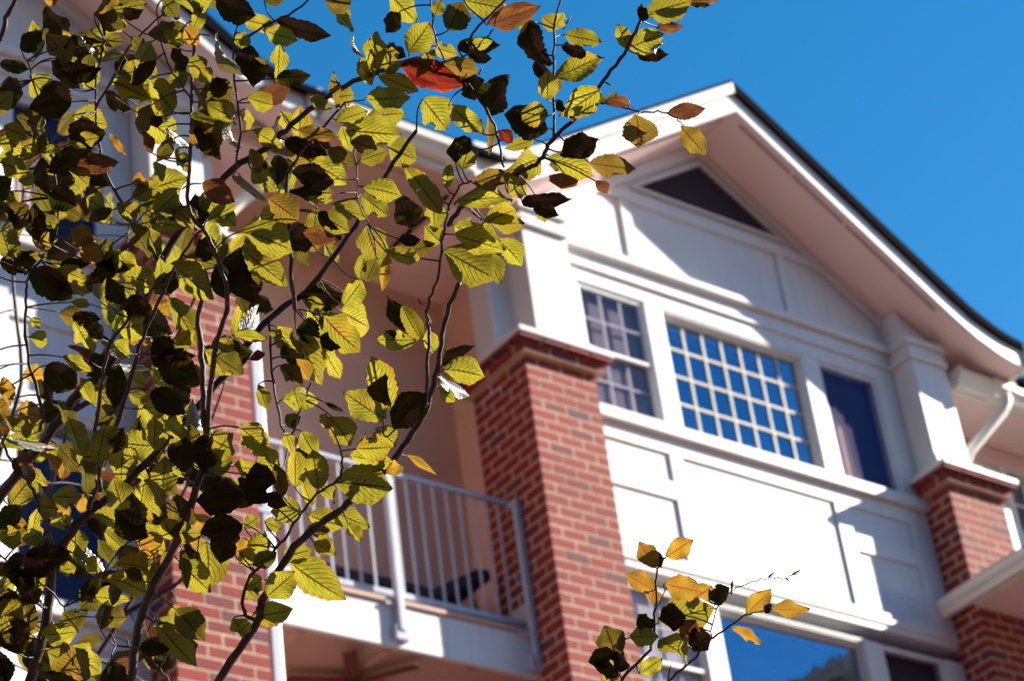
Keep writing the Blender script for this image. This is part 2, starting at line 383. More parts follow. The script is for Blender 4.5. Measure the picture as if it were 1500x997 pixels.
# ---------------------------------------------------------------- brick columns
C_H = 0.0812                       # course height, joint included
J = 0.0138
COL_TOP = 8.915
BRM = {}
def brick_me(w, d):
    k = (round(w, 4), round(d, 4))
    if k not in BRM: BRM[k] = MB().box(0, w, 0, d, 0, C_H - J).mesh('brick', BRICK)
    return BRM[k]
def run(a0, a1, n):
    """n bricks between a0 and a1, flush at both ends, joints between them; (start, length)"""
    st = (a1 - a0) / n; out = []
    for i in range(n):
        p = a0 + i * st + (J / 2 if i else 0); q = a0 + (i + 1) * st - (J / 2 if i < n - 1 else 0)
        out.append((p, q - p))
    return out
S = 0.6
def brick_column():
    """0.6 m square pier, bricks one by one; origin at its front left corner, on the ground"""
    root = empty('brick_column')
    H = COL_TOP - GZ
    n = int(H / C_H)
    z0 = H - n * C_H
    core = MB().box(0.0018, S - 0.0018, 0.0018, S - 0.0018, 0, H)
    core.build('mortar_core', MORTAR, root)
    rest = MB()
    vis = n - 40
    rnd = random.Random(5)
    for k in range(n):
        z = z0 + k * C_H + J / 2
        A = (k % 2 == 0)
        jit = lambda: rnd.uniform(-0.0012, 0.0008)
        T = 0.1 - J / 2
        if A:
            front = [(p, 0, l, T) for p, l in run(0, S, 3)]
            left = [(0, p, T, l) for p, l in run(0.1 + J / 2, S - 0.1 - J / 2, 2)]
            back = [(p, S - T, l, T) for p, l in run(0, S, 3)]
            right = [(S - T, p, T, l) for p, l in run(0.1 + J / 2, S - 0.1 - J / 2, 2)]
        else:
            left = [(0, p, T, l) for p, l in run(0, S, 3)]
            front = [(p, 0, l, T) for p, l in run(0.1 + J / 2, S - 0.1 - J / 2, 2)]
            right = [(S - T, p, T, l) for p, l in run(0, S, 3)]
            back = [(p, S - T, l, T) for p, l in run(0.1 + J / 2, S - 0.1 - J / 2, 2)]
        for grp, bs in (('v', front), ('v', left), ('r', right), ('h', back)):
            for (x, y, w, d) in bs:
                if grp == 'v' and k >= vis:
                    link_mesh('brick', brick_me(w, d), root, (x + jit(), y + jit(), z))
                else:
                    rest.box(x, x + w, y, y + d, z, z + C_H - J)
    o = rest.build('brickwork', BRICK, root); o['kind'] = 'stuff'
    # corbelled head
    p = 0.05
    MB().box(-p + .002, S + p - .002, -p + .002, S + p - .002, H + 0.002, H + C_H - 0.002).build('corbel_mortar', MORTAR, root)
    for q_, l_ in run(-p, S + p, 3): link_mesh('brick', brick_me(l_, 0.095), root, (q_, -p, H + J / 2))
    for i in range(2):
        q_, l_ = run(-p + 0.1, S + p, 2)[i]
        link_mesh('brick', brick_me(0.09, l_ - 0.01), root, (-p, q_ + 0.01, H + J / 2))
        link_mesh('brick', brick_me(0.09, l_ - 0.01), root, (S + p - 0.09, q_ + 0.01, H + J / 2))
    q = 0.098
    H2 = H + C_H
    MB().box(-q + .012, S + q - .012, -q + .012, S + q - .012, H2 + 0.001, H2 + 0.030).build('corbel_mortar', MORTAR, root)
    ww = (S + 2 * q) / 4
    cc = MB().box(0, ww - J, 0, 0.15, 0, 0.028).mesh('brick', BRICK)
    for i in range(4): link_mesh('brick', cc, root, (-q + i * ww + (J / 2 if i else 0), -q, H2 - 0.001))
    cc2 = MB().box(0, 0.12, 0, 0.19 - J, 0, 0.028).mesh('brick', BRICK)
    for i in range(3): link_mesh('brick', cc2, root, (-q, -q + 0.15 + i * 0.19 + J, H2 - 0.001))
    MB().box(-q - .012, S + q + .012, -q - .012, S + q + .012, H2 + 0.031, H2 + 0.075).build('cap_stone', WHITE, root, 0.006)
    return root
PITCH = 6.82
bc = brick_column(); bc.location = (9.07, 10.4, GZ)
tag(bc, 'tall red brick pier between the balcony railing and the left window of the gabled bay', 'column', 'square red brick piers')
b2 = copy_tree(bc); b2.location = (13.09, 10.4, GZ)
b2['label'] = 'red brick pier at the right edge, partly hidden by the porch gutter'
b3 = copy_tree(bc); b3.location = (6.27, 10.4, GZ)
b3['label'] = 'red brick pier behind the tree leaves, left of the balcony'

# ---------------------------------------------------------------- the building
APEX = 11.39
bld = empty('apartment_building', (APEX, 11.5, GZ))
bld.location = (0, 0, 0)
tag(bld, 'white panelled apartment building with gabled bays, brick piers and curved dark roof edge', 'building')
WP = 10.69           # panel plane
TF = 10.672          # face of the trim boards
def part(mb, name, mat, bevel=0.004, parent=None): return mb.build(name, mat, parent or bld, bevel)

def zlow(d):
    k = [(0, 11.735), (1.97, 10.42), (2.21, 10.276), (2.36, 10.215), (2.49, 10.170), (2.60, 10.145), (2.74, 10.130)]
    for (a, za), (b, zb) in zip(k, k[1:]):
        if d <= b: return za + (zb - za) * (d - a) / (b - a)
    return k[-1][1]
DS = [0, 0.5, 1.0, 1.5, 1.97, 2.1, 2.21, 2.3, 2.4, 2.49, 2.6, 2.74]
def prof(x0, sgn, off, ds=DS):
    pts = [(x0 + sgn * d, zlow(d) + off) for d in ds]
    return pts
def full(x0, off, ds=DS):
    return list(reversed(prof(x0, -1, off, ds)))[:-1] + prof(x0, 1, off, ds)

def make_window(kind):
    """origin at the lower left corner of the opening, front of the trim at y=0 ; returns root mesh + children"""
    if kind in ('side', 'dark', 'pale', 'bare'):
        W, H, y = 0.63, 1.07, 0.012
        fr = MB()
        t = 0.016
        fr.box(0, t, y, y + 0.08, 0, H).box(W - t, W, y, y + 0.08, 0, H).box(t, W - t, y, y + 0.08, 0, t).box(t, W - t, y, y + 0.08, H - t, H)
        root = fr.build('window', WHITE, None, 0.003)
        for z0, z1, yy in (((t, H - t, y + 0.006),) if kind in ('dark', 'bare') else ((0.50, H - t, y + 0.006), (t, 0.53, y + 0.03))):
            s = MB(); e = 0.020
            s.box(t, t + e, yy, yy + 0.025, z0, z1).box(W - t - e, W - t, yy, yy + 0.025, z0, z1)
            s.box(t + e, W - t - e, yy, yy + 0.025, z0, z0 + e * 1.3).box(t + e, W - t - e, yy, yy + 0.025, z1 - e, z1)
            s.build('sash', WHITE, root, 0.002)
            xa, xb, za, zb = t + e, W - t - e, z0 + e * 1.3, z1 - e
            px = (xb - xa) / 3; pz = (zb - za) / 2; mw = 0.0085
            if kind in ('dark', 'bare'):
                MB().box(xa, xb, yy + 0.008, yy + 0.010, za, zb).build('pane', GLASSD, root)
                continue
            for i in (1, 2): MB().box(xa + i * px - mw, xa + i * px + mw, yy + 0.012, yy + 0.022, za, zb).build('muntin', MUNT, root)
            MB().box(xa, xb, yy + 0.013, yy + 0.021, za + pz - mw, za + pz + mw).build('muntin', MUNT, root)
            for i in range(3):
                for j in range(2):
                    MB().box(xa + i * px, xa + (i + 1) * px, yy + 0.008, yy + 0.010, za + j * pz, za + (j + 1) * pz).build('pane', GLASS, root)
        if kind == 'dark':
            cm = MB(); n = 14
            lo = []; 
            for i in range(n + 1):
                x = t + 0.02 + 0.24 * i / n; lo.append((x, y + 0.05 + 0.012 * math.sin(i * 1.7)))
            for i in range(n):
                (x0, y0), (x1, y1) = lo[i], lo[i + 1]; b = len(cm.v); za = 0.70 - 0.35 * max(0, i / n - 0.55)
                zb = 0.70 - 0.35 * max(0, (i + 1) / n - 0.55)
                cm.v += [(x0, y0, t), (x1, y1, t), (x1, y1, zb), (x0, y0, za), (x0, y0 + .003, t), (x1, y1 + .003, t), (x1, y1 + .003, zb), (x0, y0 + .003, za)]
                cm.f += [(b, b + 1, b + 2, b + 3), (b + 5, b + 4, b + 7, b + 6), (b + 3, b + 2, b + 6, b + 7)]
            cm.build('curtain', CURTAIN, root)
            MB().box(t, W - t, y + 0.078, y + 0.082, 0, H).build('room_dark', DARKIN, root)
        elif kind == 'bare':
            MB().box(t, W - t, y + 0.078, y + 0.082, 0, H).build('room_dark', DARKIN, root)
        else:
            MB().box(t, W - t, y + 0.064, y + 0.068, 0, H).build('screen' if kind == 'side' else 'curtain', {'side': BLIND, 'pale': PALECURT}[kind], root)
    else:
        W, H, y = 1.392, 1.05, 0.05
        fr = MB()
        # stepped reveal
        for (a, yy0, yy1) in ((0.0, 0.006, 0.035), (0.012, 0.02, 0.06), (0.024, 0.045, 0.13)):
            w = 0.012 if a < 0.02 else 0.016
            fr.box(a, a + w, yy0, yy1, 0, H).box(W - a - w, W - a, yy0, yy1, 0, H)
            fr.box(a + w, W - a - w, yy0, yy1, H - a - w, H)
        fr.box(0.03, W - 0.03, 0.045, 0.13, 0, 0.045)
        root = fr.build('window', WHITE, None, 0.002)
        xa, xb, za, zb = 0.040, W - 0.040, 0.045, H - 0.040
        if kind == 'grid':
            nx, nz, mw = 7, 4, 0.0100
            px = (xb - xa) / nx; pz = (zb - za) / nz
            for i in range(1, nx): MB().box(xa + i * px - mw, xa + i * px + mw, 0.056, 0.068, za, zb).build('muntin', MUNTC, root)
            for j in range(1, nz): MB().box(xa, xb, 0.058, 0.067, za + j * pz - mw, za + j * pz + mw).build('muntin', MUNTC, root)
            for i in range(nx):
                for j in range(nz):
                    MB().box(xa + i * px, xa + (i + 1) * px, 0.069, 0.072, za + j * pz, za + (j + 1) * pz).build('pane', GLASSC, root)
        else:
            MB().box(xa, xb, 0.069, 0.072, za, zb).build('pane', GLASSC, root)
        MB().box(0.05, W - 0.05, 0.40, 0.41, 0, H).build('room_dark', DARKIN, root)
    return root

FLOORS = 4
DZ = 2.44
def bay(x0, first):
    """one gabled bay around its centre line x0"""
    o = x0 - APEX
    hx = lambda d: x0 + d
    # backing wall with the openings left between the boards: solid wall pieces
    xl, xr = hx(-2.32), hx(2.32)
    for k in range(FLOORS):
        dz = -DZ * k
        top = 8.90 + dz; bot = 7.64 + dz
        # spandrel panel between windows
        part(MB().box(xl + 0.6, xr - 0.6, WP, 10.90, bot - (0.0 if k < FLOORS - 1 else 0), top - 0.10), 'spandrel_wall', PANEL, 0)
        # window row wall pieces (piers between openings)
        for a, b in ((-2.32, -1.50), (-0.868, -0.702), (0.692, 0.858), (1.492, 2.32)):
            part(MB().box(hx(a), hx(b), WP, 10.90, top - 0.10, 9.97 + dz), 'pier_wall', PANEL, 0)
        # trims
        bd = lambda *a: part(MB().box(*a), 'trim_board', WHITE)
        bd(hx(-1.72), hx(1.70), TF, WP, 8.665 + dz, 8.798 + dz)
        bd(hx(-1.72), hx(1.70), TF - 0.004, WP, 7.642 + dz, 7.80 + dz)
        for a, b in ((-1.72, -1.50), (-0.885, -0.765), (0.700, 0.845), (1.475, 1.70)):
            bd(hx(a), hx(b), TF, WP, 7.80 + dz, 8.665 + dz)
        bd(hx(-1.50), hx(-0.885), TF, WP, 8.288 + dz, 8.435 + dz)
        bd(hx(0.845), hx(1.475), TF, WP, 8.288 + dz, 8.435 + dz)
        part(MB().box(hx(-1.72), hx(1.70), 10.625, 10.70, 8.80 + dz, 8.898 + dz), 'window_sill', WHITE, 0.008)
        part(MB().box(hx(-1.72), hx(1.70), 10.655, TF, 7.70 + dz, 7.745 + dz), 'fillet', WHITE, 0.004)
        cb = lambda *a: part(MB().box(*a), 'window_casing', WHITE)
        for a, b in ((-1.72, -1.498), (-0.870, -0.702), (0.692, 0.860), (1.490, 1.70)):
            cb(hx(a), hx(b), TF, WP, 8.90 + dz, 9.97 + dz)
        cb(hx(-0.702), hx(0.692), TF, WP, 9.952 + dz, 9.97 + dz)
    # entablature
    part(MB().box(xl + 0.6, xr - 0.6, WP + .004, 10.90, 9.97, 10.40), 'frieze_wall', PANEL, 0)
    part(MB().box(hx(-1.72), hx(1.70), TF, WP, 9.972, 10.095), 'head_casing', WHITE)
    part(MB().box(hx(-1.73), hx(1.71), 10.648, WP, 10.097, 10.125), 'fillet', WHITE)
    part(MB().box(hx(-1.73), hx(1.71), 10.664, WP, 10.127, 10.235), 'frieze_board', WHITE)
    part(MB().box(hx(-1.73), hx(1.71), 10.615, WP, 10.237, 10.300), 'cornice_mould', WHITE, 0.01)
    # gable wall (pentagon under the rake)
    poly = [(hx(-2.30), 10.30), (hx(2.30), 10.30)] + [(x0 + d, zlow(d) + 0.03) for d in (2.0, 0.0, -2.0)][:0]
    poly = [(hx(-2.30), 10.30), (hx(2.30), 10.30), (hx(2.05), zlow(2.05) + 0.02), (hx(0), zlow(0) + 0.02), (hx(-2.05), zlow(2.05) + 0.02)]
    part(MB().prism(poly, WP, 10.90), 'gable_wall', PANEL, 0)
    for q in ((-0.935, -0.835, 10.668, 10.302, 10.90), (0.650, 0.735, 10.668, 10.302, 10.90), (-1.10, 1.10, 10.664, 10.902, 11.00)):
        part(MB().box(hx(q[0]), hx(q[1]), q[2], WP, q[3], q[4]), 'gable_trim', WHITE)
    # raking frieze under the soffit
    lo = [(x0 - 2.0, zlow(2.0) - 0.09), (x0, zlow(0) - 0.10), (x0 + 2.0, zlow(2.0) - 0.09)]
    hi = [(x0 - 2.0, zlow(2.0) + 0.01), (x0, zlow(0) + 0.01), (x0 + 2.0, zlow(2.0) + 0.01)]
    part(MB().strip(lo, hi, 10.655, 10.688), 'rake_frieze', WHITE)
    # triangular louver
    fr = MB(); A, B, Tt = (hx(-0.80), 11.05), (hx(0.80), 11.05), (hx(0), 11.05 + 0.80 * 0.665)
    fr.prism([A, B, (hx(0.73), 11.072), (hx(-0.73), 11.072)], 10.655, 10.687)
    fr.prism([B, Tt, (hx(0), Tt[1] - 0.045), (hx(0.73), 11.072)], 10.656, 10.687)
    fr.prism([Tt, A, (hx(-0.73), 11.072), (hx(0), Tt[1] - 0.045)], 10.657, 10.687)
    lv = part(fr, 'gable_louver', WHITE, 0)
    MB().prism([(hx(-0.72), 11.073), (hx(0.72), 11.073), (hx(0), 11.073 + 0.72 * .665)], 10.684, 10.689).build('louver_back', LOUVER, lv)
    z = 11.08
    while z < 11.53:
        half = (11.073 + 0.72 * .665 - z) / .665 - 0.02
        if half > 0.03:
            MB().prism_x([(10.668, z), (10.683, z + 0.020), (10.683, z + 0.026), (10.666, z + 0.006)], hx(-half), hx(half)).build('slat', LOUVER, lv)
        z += 0.036
    # posts on the brick piers
    for sgn in (-1, 1):
        pa, pb = (-2.13, -1.73) if sgn < 0 else (1.71, 2.10)
        part(MB().box(hx(pa), hx(pb), 10.46, 10.80, 9.08, 10.10), 'post', WHITE, 0.006)
        qa, qb = (pa - 0.01, -1.64) if sgn < 0 else (pa - 0.01, 2.22)
        part(MB().box(hx(qa), hx(qb), 10.44, 10.66, 9.065, 9.215), 'plinth', WHITE, 0.008)
        part(MB().box(hx(pa - 0.03), hx(pb + 0.005), 10.43, 10.80, 10.102, 10.150), 'post_cap', WHITE, 0.008)
        part(MB().box(hx(pa - 0.01), hx(pb), 10.445, 10.80, 10.152, 10.235), 'post_cap', WHITE, 0.004)
        part(MB().box(hx(pa - 0.035), hx(pb + 0.005), 10.42, 10.80, 10.237, 10.300), 'post_cap', WHITE, 0.01)
        ztop = zlow(abs(pa if sgn > 0 else pb)) - 0.02
        if sgn < 0: part(MB().prism([(hx(pb - 0.30), 10.302), (hx(pb), 10.302), (hx(pb), zlow(-pb) - .01), (hx(pb - 0.30), zlow(-pb + .30) - .01)], 10.50, WP - 0.002), 'upper_post', WHITE)
        else: part(MB().prism([(hx(pa), 10.302), (hx(pa + 0.30), 10.302), (hx(pa + 0.30), zlow(pa + .30) - .01), (hx(pa), zlow(pa) - .01)], 10.50, WP - 0.002), 'upper_post', WHITE)
    # side walls of the bay above and behind the piers
    for sx, xx in ((-1, -2.13), (1, 1.98)):
        part(MB().box(hx(xx), hx(xx + 0.13), 10.802, 13.0, 9.0, 10.18), 'side_wall', WHITE, 0)
        part(MB().box(hx(xx), hx(xx + 0.13), 11.002, 13.0, GZ, 8.998), 'side_wall', WHITE, 0)
    # white corner board right of the right pier and its mirror
    # soffit, fascia, roof
    lo = full(x0, 0.0); hi = full(x0, 0.165)
    nL = len(DS)
    hiF = [(x, z + (0.088 if i < nL - 1 else (0.0 if i >= nL else 0.0))) for i, (x, z) in enumerate(hi)]
    part(MB().strip(lo, hi, 10.17, 10.20), 'fascia', WHITE, 0.003)
    part(MB().strip(list(reversed(prof(x0, -1, 0.160)))[:-1] + [(x0 - .02, zlow(.02) + .16)], list(reversed(prof(x0, -1, 0.262)))[:-1] + [(x0 - .02, zlow(.02) + .262)], 10.125, 10.134), 'drip_edge', WHITE)
    part(MB().strip(full(x0, 0.015), full(x0, 0.055), 10.20, 10.92), 'soffit', SOFFIT, 0)
    part(MB().strip(full(x0, 0.166, DS), full(x0, 0.225, DS), 10.135, 17.0), 'roof', SHINGLE, 0)
    part(MB().strip(full(x0, 0.2255, DS), [(x, z - 0.055 * max(0.0, (abs(x - x0) - 2.0) / 0.74)) for x, z in full(x0, 0.30, DS)], 10.150, 17.0), 'shingle_layer', SHINGLE, 0)
    part(MB().strip(full(x0, 0.060, DS), full(x0, 0.16, DS), 10.93, 17.0), 'roof_deck', WHITE, 0)
    # soffit vent: slots behind the fascia
    v = MB()
    for sg in (-1, 1):
        d = 0.10
        while d < 1.90:
            k = round((d - 0.10) / 0.022)
            if k % 22 != 21:
                z = zlow(d) + 0.013
                x = x0 + sg * d
                v.box(x - 0.006, x + 0.006, 10.240, 10.262, z - 0.010, z + 0.004)
            d += 0.022
    part(v, 'soffit_vent', VENT, 0)['kind'] = 'stuff'
    # eave ends of the bay
    for sg in (-1, 1):
        xx = x0 + sg * 2.74
        part(MB().box(xx, xx + sg * 0.05, 10.14, 13.5, 10.13, 10.33), 'eave_fascia', WHITE)
        part(MB().tube([(xx + sg * 0.085, 10.12, 10.315), (xx + sg * 0.085, 13.0, 10.315)], [0.045, 0.045], 10), 'gutter_end', GUTTER, 0)
        # boxed return under the rake foot
        xi = x0 + sg * 2.12
        part(MB().box(xi, xx, 10.52, 12.9, 10.04, 10.128), 'eave_soffit', SOFFIT, 0)

bay(APEX, True)
bay(APEX - PITCH, False)

# windows of both bays
ws = make_window('side'); wd = make_window('dark'); wb = make_window('bare'); wl = make_window('pale'); wg = make_window('grid'); wp = make_window('plain')
for bi, x0 in enumerate((APEX, APEX - PITCH)):
    for k in range(FLOORS):
        dz = -DZ * k
        for kind, xx, dx in (('s', -1.498, 0), ('c', -0.702, 0), ('d', 0.860, 0)):
            if kind == 's': w = copy_tree(ws if k == 0 else wl, bld)
            elif kind == 'd': w = copy_tree(wd if k == 0 else wb, bld)
            else: w = copy_tree(wg if k == 0 else wp, bld)
            w.location = (x0 + xx + 0.001, TF + 0.0, 8.90 + dz)
            w.parent = bld
for w in (ws, wb, wd, wl, wg, wp):
    for ch in list(w.children): bpy.data.objects.remove(ch)
    bpy.data.objects.remove(w)
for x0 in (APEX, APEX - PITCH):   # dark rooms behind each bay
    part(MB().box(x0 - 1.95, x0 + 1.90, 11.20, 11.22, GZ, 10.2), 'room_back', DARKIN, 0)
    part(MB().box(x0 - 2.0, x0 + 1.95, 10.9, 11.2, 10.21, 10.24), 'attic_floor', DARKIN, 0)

# ---- connecting wing between the bays: balconies in a beige recess
xa, xb = 6.87, 9.07
YB = 11.45
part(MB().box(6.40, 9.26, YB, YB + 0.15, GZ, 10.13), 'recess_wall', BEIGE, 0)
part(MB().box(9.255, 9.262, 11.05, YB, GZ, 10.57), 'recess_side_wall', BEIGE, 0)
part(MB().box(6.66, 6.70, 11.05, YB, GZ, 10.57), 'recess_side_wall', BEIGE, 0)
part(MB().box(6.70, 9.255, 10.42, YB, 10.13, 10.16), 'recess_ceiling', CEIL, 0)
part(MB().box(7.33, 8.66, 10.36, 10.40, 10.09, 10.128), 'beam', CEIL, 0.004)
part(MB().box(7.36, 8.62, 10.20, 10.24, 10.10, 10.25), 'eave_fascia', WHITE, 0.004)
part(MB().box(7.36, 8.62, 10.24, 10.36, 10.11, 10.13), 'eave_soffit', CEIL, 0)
part(MB().prism_x([(10.10, 10.28), (17.0, 13.4), (17.0, 13.55), (10.10, 10.33)], 7.1, 8.9), 'roof', SHINGLE, 0)
for k in range(3):
    dz = -DZ * k
    s = MB().box(6.88, 9.06, 10.74, YB, 6.68 + dz, 6.94 + dz)
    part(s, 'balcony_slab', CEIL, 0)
    part(MB().box(6.88, 9.06, 10.745, YB, 6.941 + dz, 6.951 + dz), 'balcony_floor', FLOORM, 0)
    part(MB().box(6.885, 9.062, 10.70, 10.74, 6.66 + dz, 6.95 + dz), 'balcony_fascia', WHITE, 0.004)
    part(MB().box(6.885, 9.062, 10.68, 10.74, 6.955 + dz, 6.985 + dz), 'deck_edge', CEIL, 0.004)
    # ceiling boards: shallow ribs under the slab
    for i in range(3):
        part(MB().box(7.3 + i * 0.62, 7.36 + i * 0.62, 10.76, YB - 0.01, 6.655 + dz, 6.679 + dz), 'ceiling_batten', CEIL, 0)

# ---- connecting wing right of the right bay
def right_wing():
    YW = 11.20
    x0, x1 = 13.50, 22.0
    part(MB().box(14.86 - .0, x1, YW, YW + .15, 8.30, 8.70), 'wing_wall', WHITE, 0)
    part(MB().box(13.50, 14.86, YW, YW + .15, GZ, 10.10), 'wing_wall', WHITE, 0)
    part(MB().box(14.862, x1, YW, YW + .15, 9.92, 10.10), 'wing_wall', WHITE, 0)
    part(MB().box(14.862, x1, YW, YW + .15, GZ, 8.298), 'wing_wall', WHITE, 0)
    part(MB().box(13.62, x1, 10.52, 10.55, 9.97, 10.13), 'eave_fascia', GUTTER, 0.004)
    part(MB().box(13.62, x1, 10.55, YW, 10.10, 10.12), 'eave_soffit', SOFFIT, 0)
    part(MB().box(14.3, x1, YW - .04, YW, 9.96, 10.09), 'frieze_board', SOFFIT, 0.004)
    v = MB(); x = 13.95
    while x < 15.6:
        v.box(x, x + 0.013, 10.66, 10.69, 10.095, 10.101); x += 0.026
    part(v, 'soffit_vent', VENT, 0)['kind'] = 'stuff'
    part(MB().prism_x([(10.40, 10.20), (17.0, 13.3), (17.0, 13.45), (10.40, 10.25)], 14.2, x1), 'roof', SHINGLE, 0)
    fr = MB()
    fr.box(14.80, 14.86, YW - .03, YW, 8.6, 9.98).box(14.86, 15.9, YW - .03, YW, 9.90, 9.98).box(14.86, 15.9, YW - .03, YW, 8.6, 8.7)
    w = part(fr, 'window', WHITE, 0.004)
    for i in range(4):
        for j in range(4):
            MB().box(14.862 + i * .2, 15.062 + i * .2, YW + .01, YW + .014, 8.702 + j * .3, 9.0 + j * .3).build('pane', GLASSC, w)
    for i in range(1, 5): MB().box(14.862 + i * .2 - .012, 14.862 + i * .2 + .012, YW - .01, YW + .008, 8.702, 9.90).build('muntin', WHITE, w)
    for j in range(1, 4): MB().box(14.862, 15.662, YW - .008, YW + .006, 8.70 + j * .3 - .012, 8.70 + j * .3 + .012).build('muntin', WHITE, w)
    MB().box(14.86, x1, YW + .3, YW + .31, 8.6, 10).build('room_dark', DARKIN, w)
right_wing()

# ---- porch roof in front of the right pier
def porch():
    r = empty('porch', (13.0, 9.0, GZ)); r.location = (0, 0, 0)
    tag(r, 'porch roof with pale gutter edge crossing in front of the right brick pier', 'porch')
    MB().box(13.06, 15.9, 8.9, 10.39, 7.86, 7.885).build('porch_soffit', SOFFIT, r)
    MB().box(13.035, 13.058, 8.9, 10.39, 7.86, 8.00).build('porch_fascia', GUTTER, r, 0.004)
    MB().prism([(13.0, 8.01), (15.9, 8.01), (15.9, 8.05), (13.0, 8.05)], 8.85, 10.30).build('porch_roof', SHINGLE, r)
    # K-style gutter running away from the viewer
    poly = [(13.03, 7.88), (12.985, 7.88), (12.975, 7.925), (12.95, 7.955), (12.945, 8.005), (12.955, 8.015), (13.03, 8.015)]
    gm = MB().prism([(x, z) for x, z in reversed(poly)], 8.85, 10.67)
    gm.build('gutter', GUTTER, r, 0.003)
    gm2 = MB().prism([(x - (0.004 if x < 13.0 else 0), z) for x, z in reversed(poly)], 9.55, 9.60)
    gm2.build('gutter_joint', GUTTER, r)
    bw = MB().box(13.75, 15.9, 10.60, 10.75, GZ, 7.855)
    bw.build('porch_back_wall', DARKIN, r)  # near-black colour carries the deep shade under the porch roof
    for x, y in ((13.9, 9.0), (15.4, 9.0)): MB().box(x, x + 0.3, y, y + 0.3, GZ, 7.858).build('post', WHITE, r, 0.006)
porch()

# ---- downspouts
def downspout(dx, label):
    r = empty('downspout', (13.76 + dx, 10.5, GZ)); r.location = (0, 0, 0)
    tag(r, label, 'downspout', 'white downspouts beside the brick piers')
    pts = [(14.14, 10.44, 10.06), (14.14, 10.45, 9.96), (14.09, 10.47, 9.88), (13.74, 10.62, 9.50), (13.72, 10.68, 9.40), (13.72, 10.68, 9.10), (13.755, 10.50, 8.92), (13.755, 10.48, 8.80)]
    MB().tube([(x + dx, y, z) for x, y, z in pts], [0.043] * 8, 12).build('elbow', GUTTER, r, smooth=True)
    MB().box(13.72 + dx, 13.80 + dx, 10.43, 10.52, GZ, 8.88).build('pipe', METALW, r, 0.012)
    for z in (7.2, 4.2, 1.2): MB().box(13.695 + dx, 13.808 + dx, 10.425, 10.53, z, z + 0.03).build('strap', METALW, r)
downspout(0, 'pale downspout with bent elbow below the gutter right of the right pier')
downspout(-PITCH + 0.005, 'white downspout running beside the leaf-covered left pier')

# ---- gutter over the right wing
gt = empty('eave_gutter'); tag(gt, 'cream eave gutter with end cap right of the gable foot', 'gutter')
pl = [(10.52, 9.985), (10.45, 9.985), (10.43, 10.03), (10.40, 10.06), (10.395, 10.115), (10.41, 10.12), (10.52, 10.12)]
MB().prism_x(pl, 13.60, 22.0).build('trough', GUTTER, gt, 0.004)
pl2 = [(10.525, 9.975), (10.445, 9.975), (10.42, 10.03), (10.39, 10.06), (10.385, 10.13), (10.525, 10.13)]
MB().prism_x(pl2, 13.585, 13.605).build('end_cap', GUTTER, gt)
MB().prism_x(pl2, 13.98, 14.22).build('outlet_collar', GUTTER, gt, 0.006)
MB().tube([(13.97, 10.40, 10.16), (14.06, 10.37, 10.21), (14.16, 10.40, 10.17), (14.24, 10.42, 10.12)], [0.03, 0.035, 0.035, 0.03], 8).build('corner_flashing', METALW, gt)
gl = empty('eave_gutter'); tag(gl, 'sunlit eave gutter between the two gables behind the upper leaves', 'gutter')
pl = [(10.20, 10.16), (10.13, 10.16), (10.11, 10.20), (10.08, 10.23), (10.075, 10.285), (10.20, 10.285)]
MB().prism_x(pl, 7.42, 8.56).build('trough', GUTTER, gl, 0.004)

# ---- balcony railing
def railing(dz, label):
    r = empty('balcony_railing', (6.9, 10.78, 6.95 + dz)); r.location = (0, 0, 0)
    tag(r, label, 'railing', 'white metal balcony railings')
    zt, zb = 7.965 + dz, 7.075 + dz
    MB().box(6.875, 9.065, 10.750, 10.788, zt - 0.028, zt + 0.003).build('top_rail', METALW, r, 0.006)
    MB().box(6.875, 9.065, 10.750, 10.785, zb - 0.03, zb + 0.012).build('bottom_rail', METALW, r, 0.005)
    bm = MB().box(-0.0065, 0.0065, -0.0065, 0.0065, zb + 0.0125, zt - 0.0285).mesh('baluster', METALW)
    xs = [6.99 + i * 0.1037 for i in range(20)]
    for x in xs:
        if abs(x - 8.01) < 0.04: continue
        link_mesh('baluster', bm, r, (x, 10.768, 0))
    for x in (8.012, 9.04):
        MB().box(x - 0.022, x + 0.022, 10.650, 10.694, 6.76 + dz, zt - 0.04).build('post', METALW, r, 0.004)
        MB().box(x - 0.022, x + 0.022, 10.694, 10.744, zt - 0.08, zt - 0.037).build('bracket', METALW, r, 0.003)
        MB().box(x - 0.05, x + 0.05, 10.66, 10.698, 6.70 + dz, 6.80 + dz).build('foot_plate', METALW, r, 0.003)
        MB().box(x - 0.10, x - 0.023, 10.67, 10.699, 6.93 + dz, 6.953 + dz).build('clip', METALW, r, 0.003)
railing(0, 'white metal balcony railing left of the tall brick pier, half in its shadow')
railing(-DZ, 'railing of the balcony one floor below, under the lower edge of the picture')

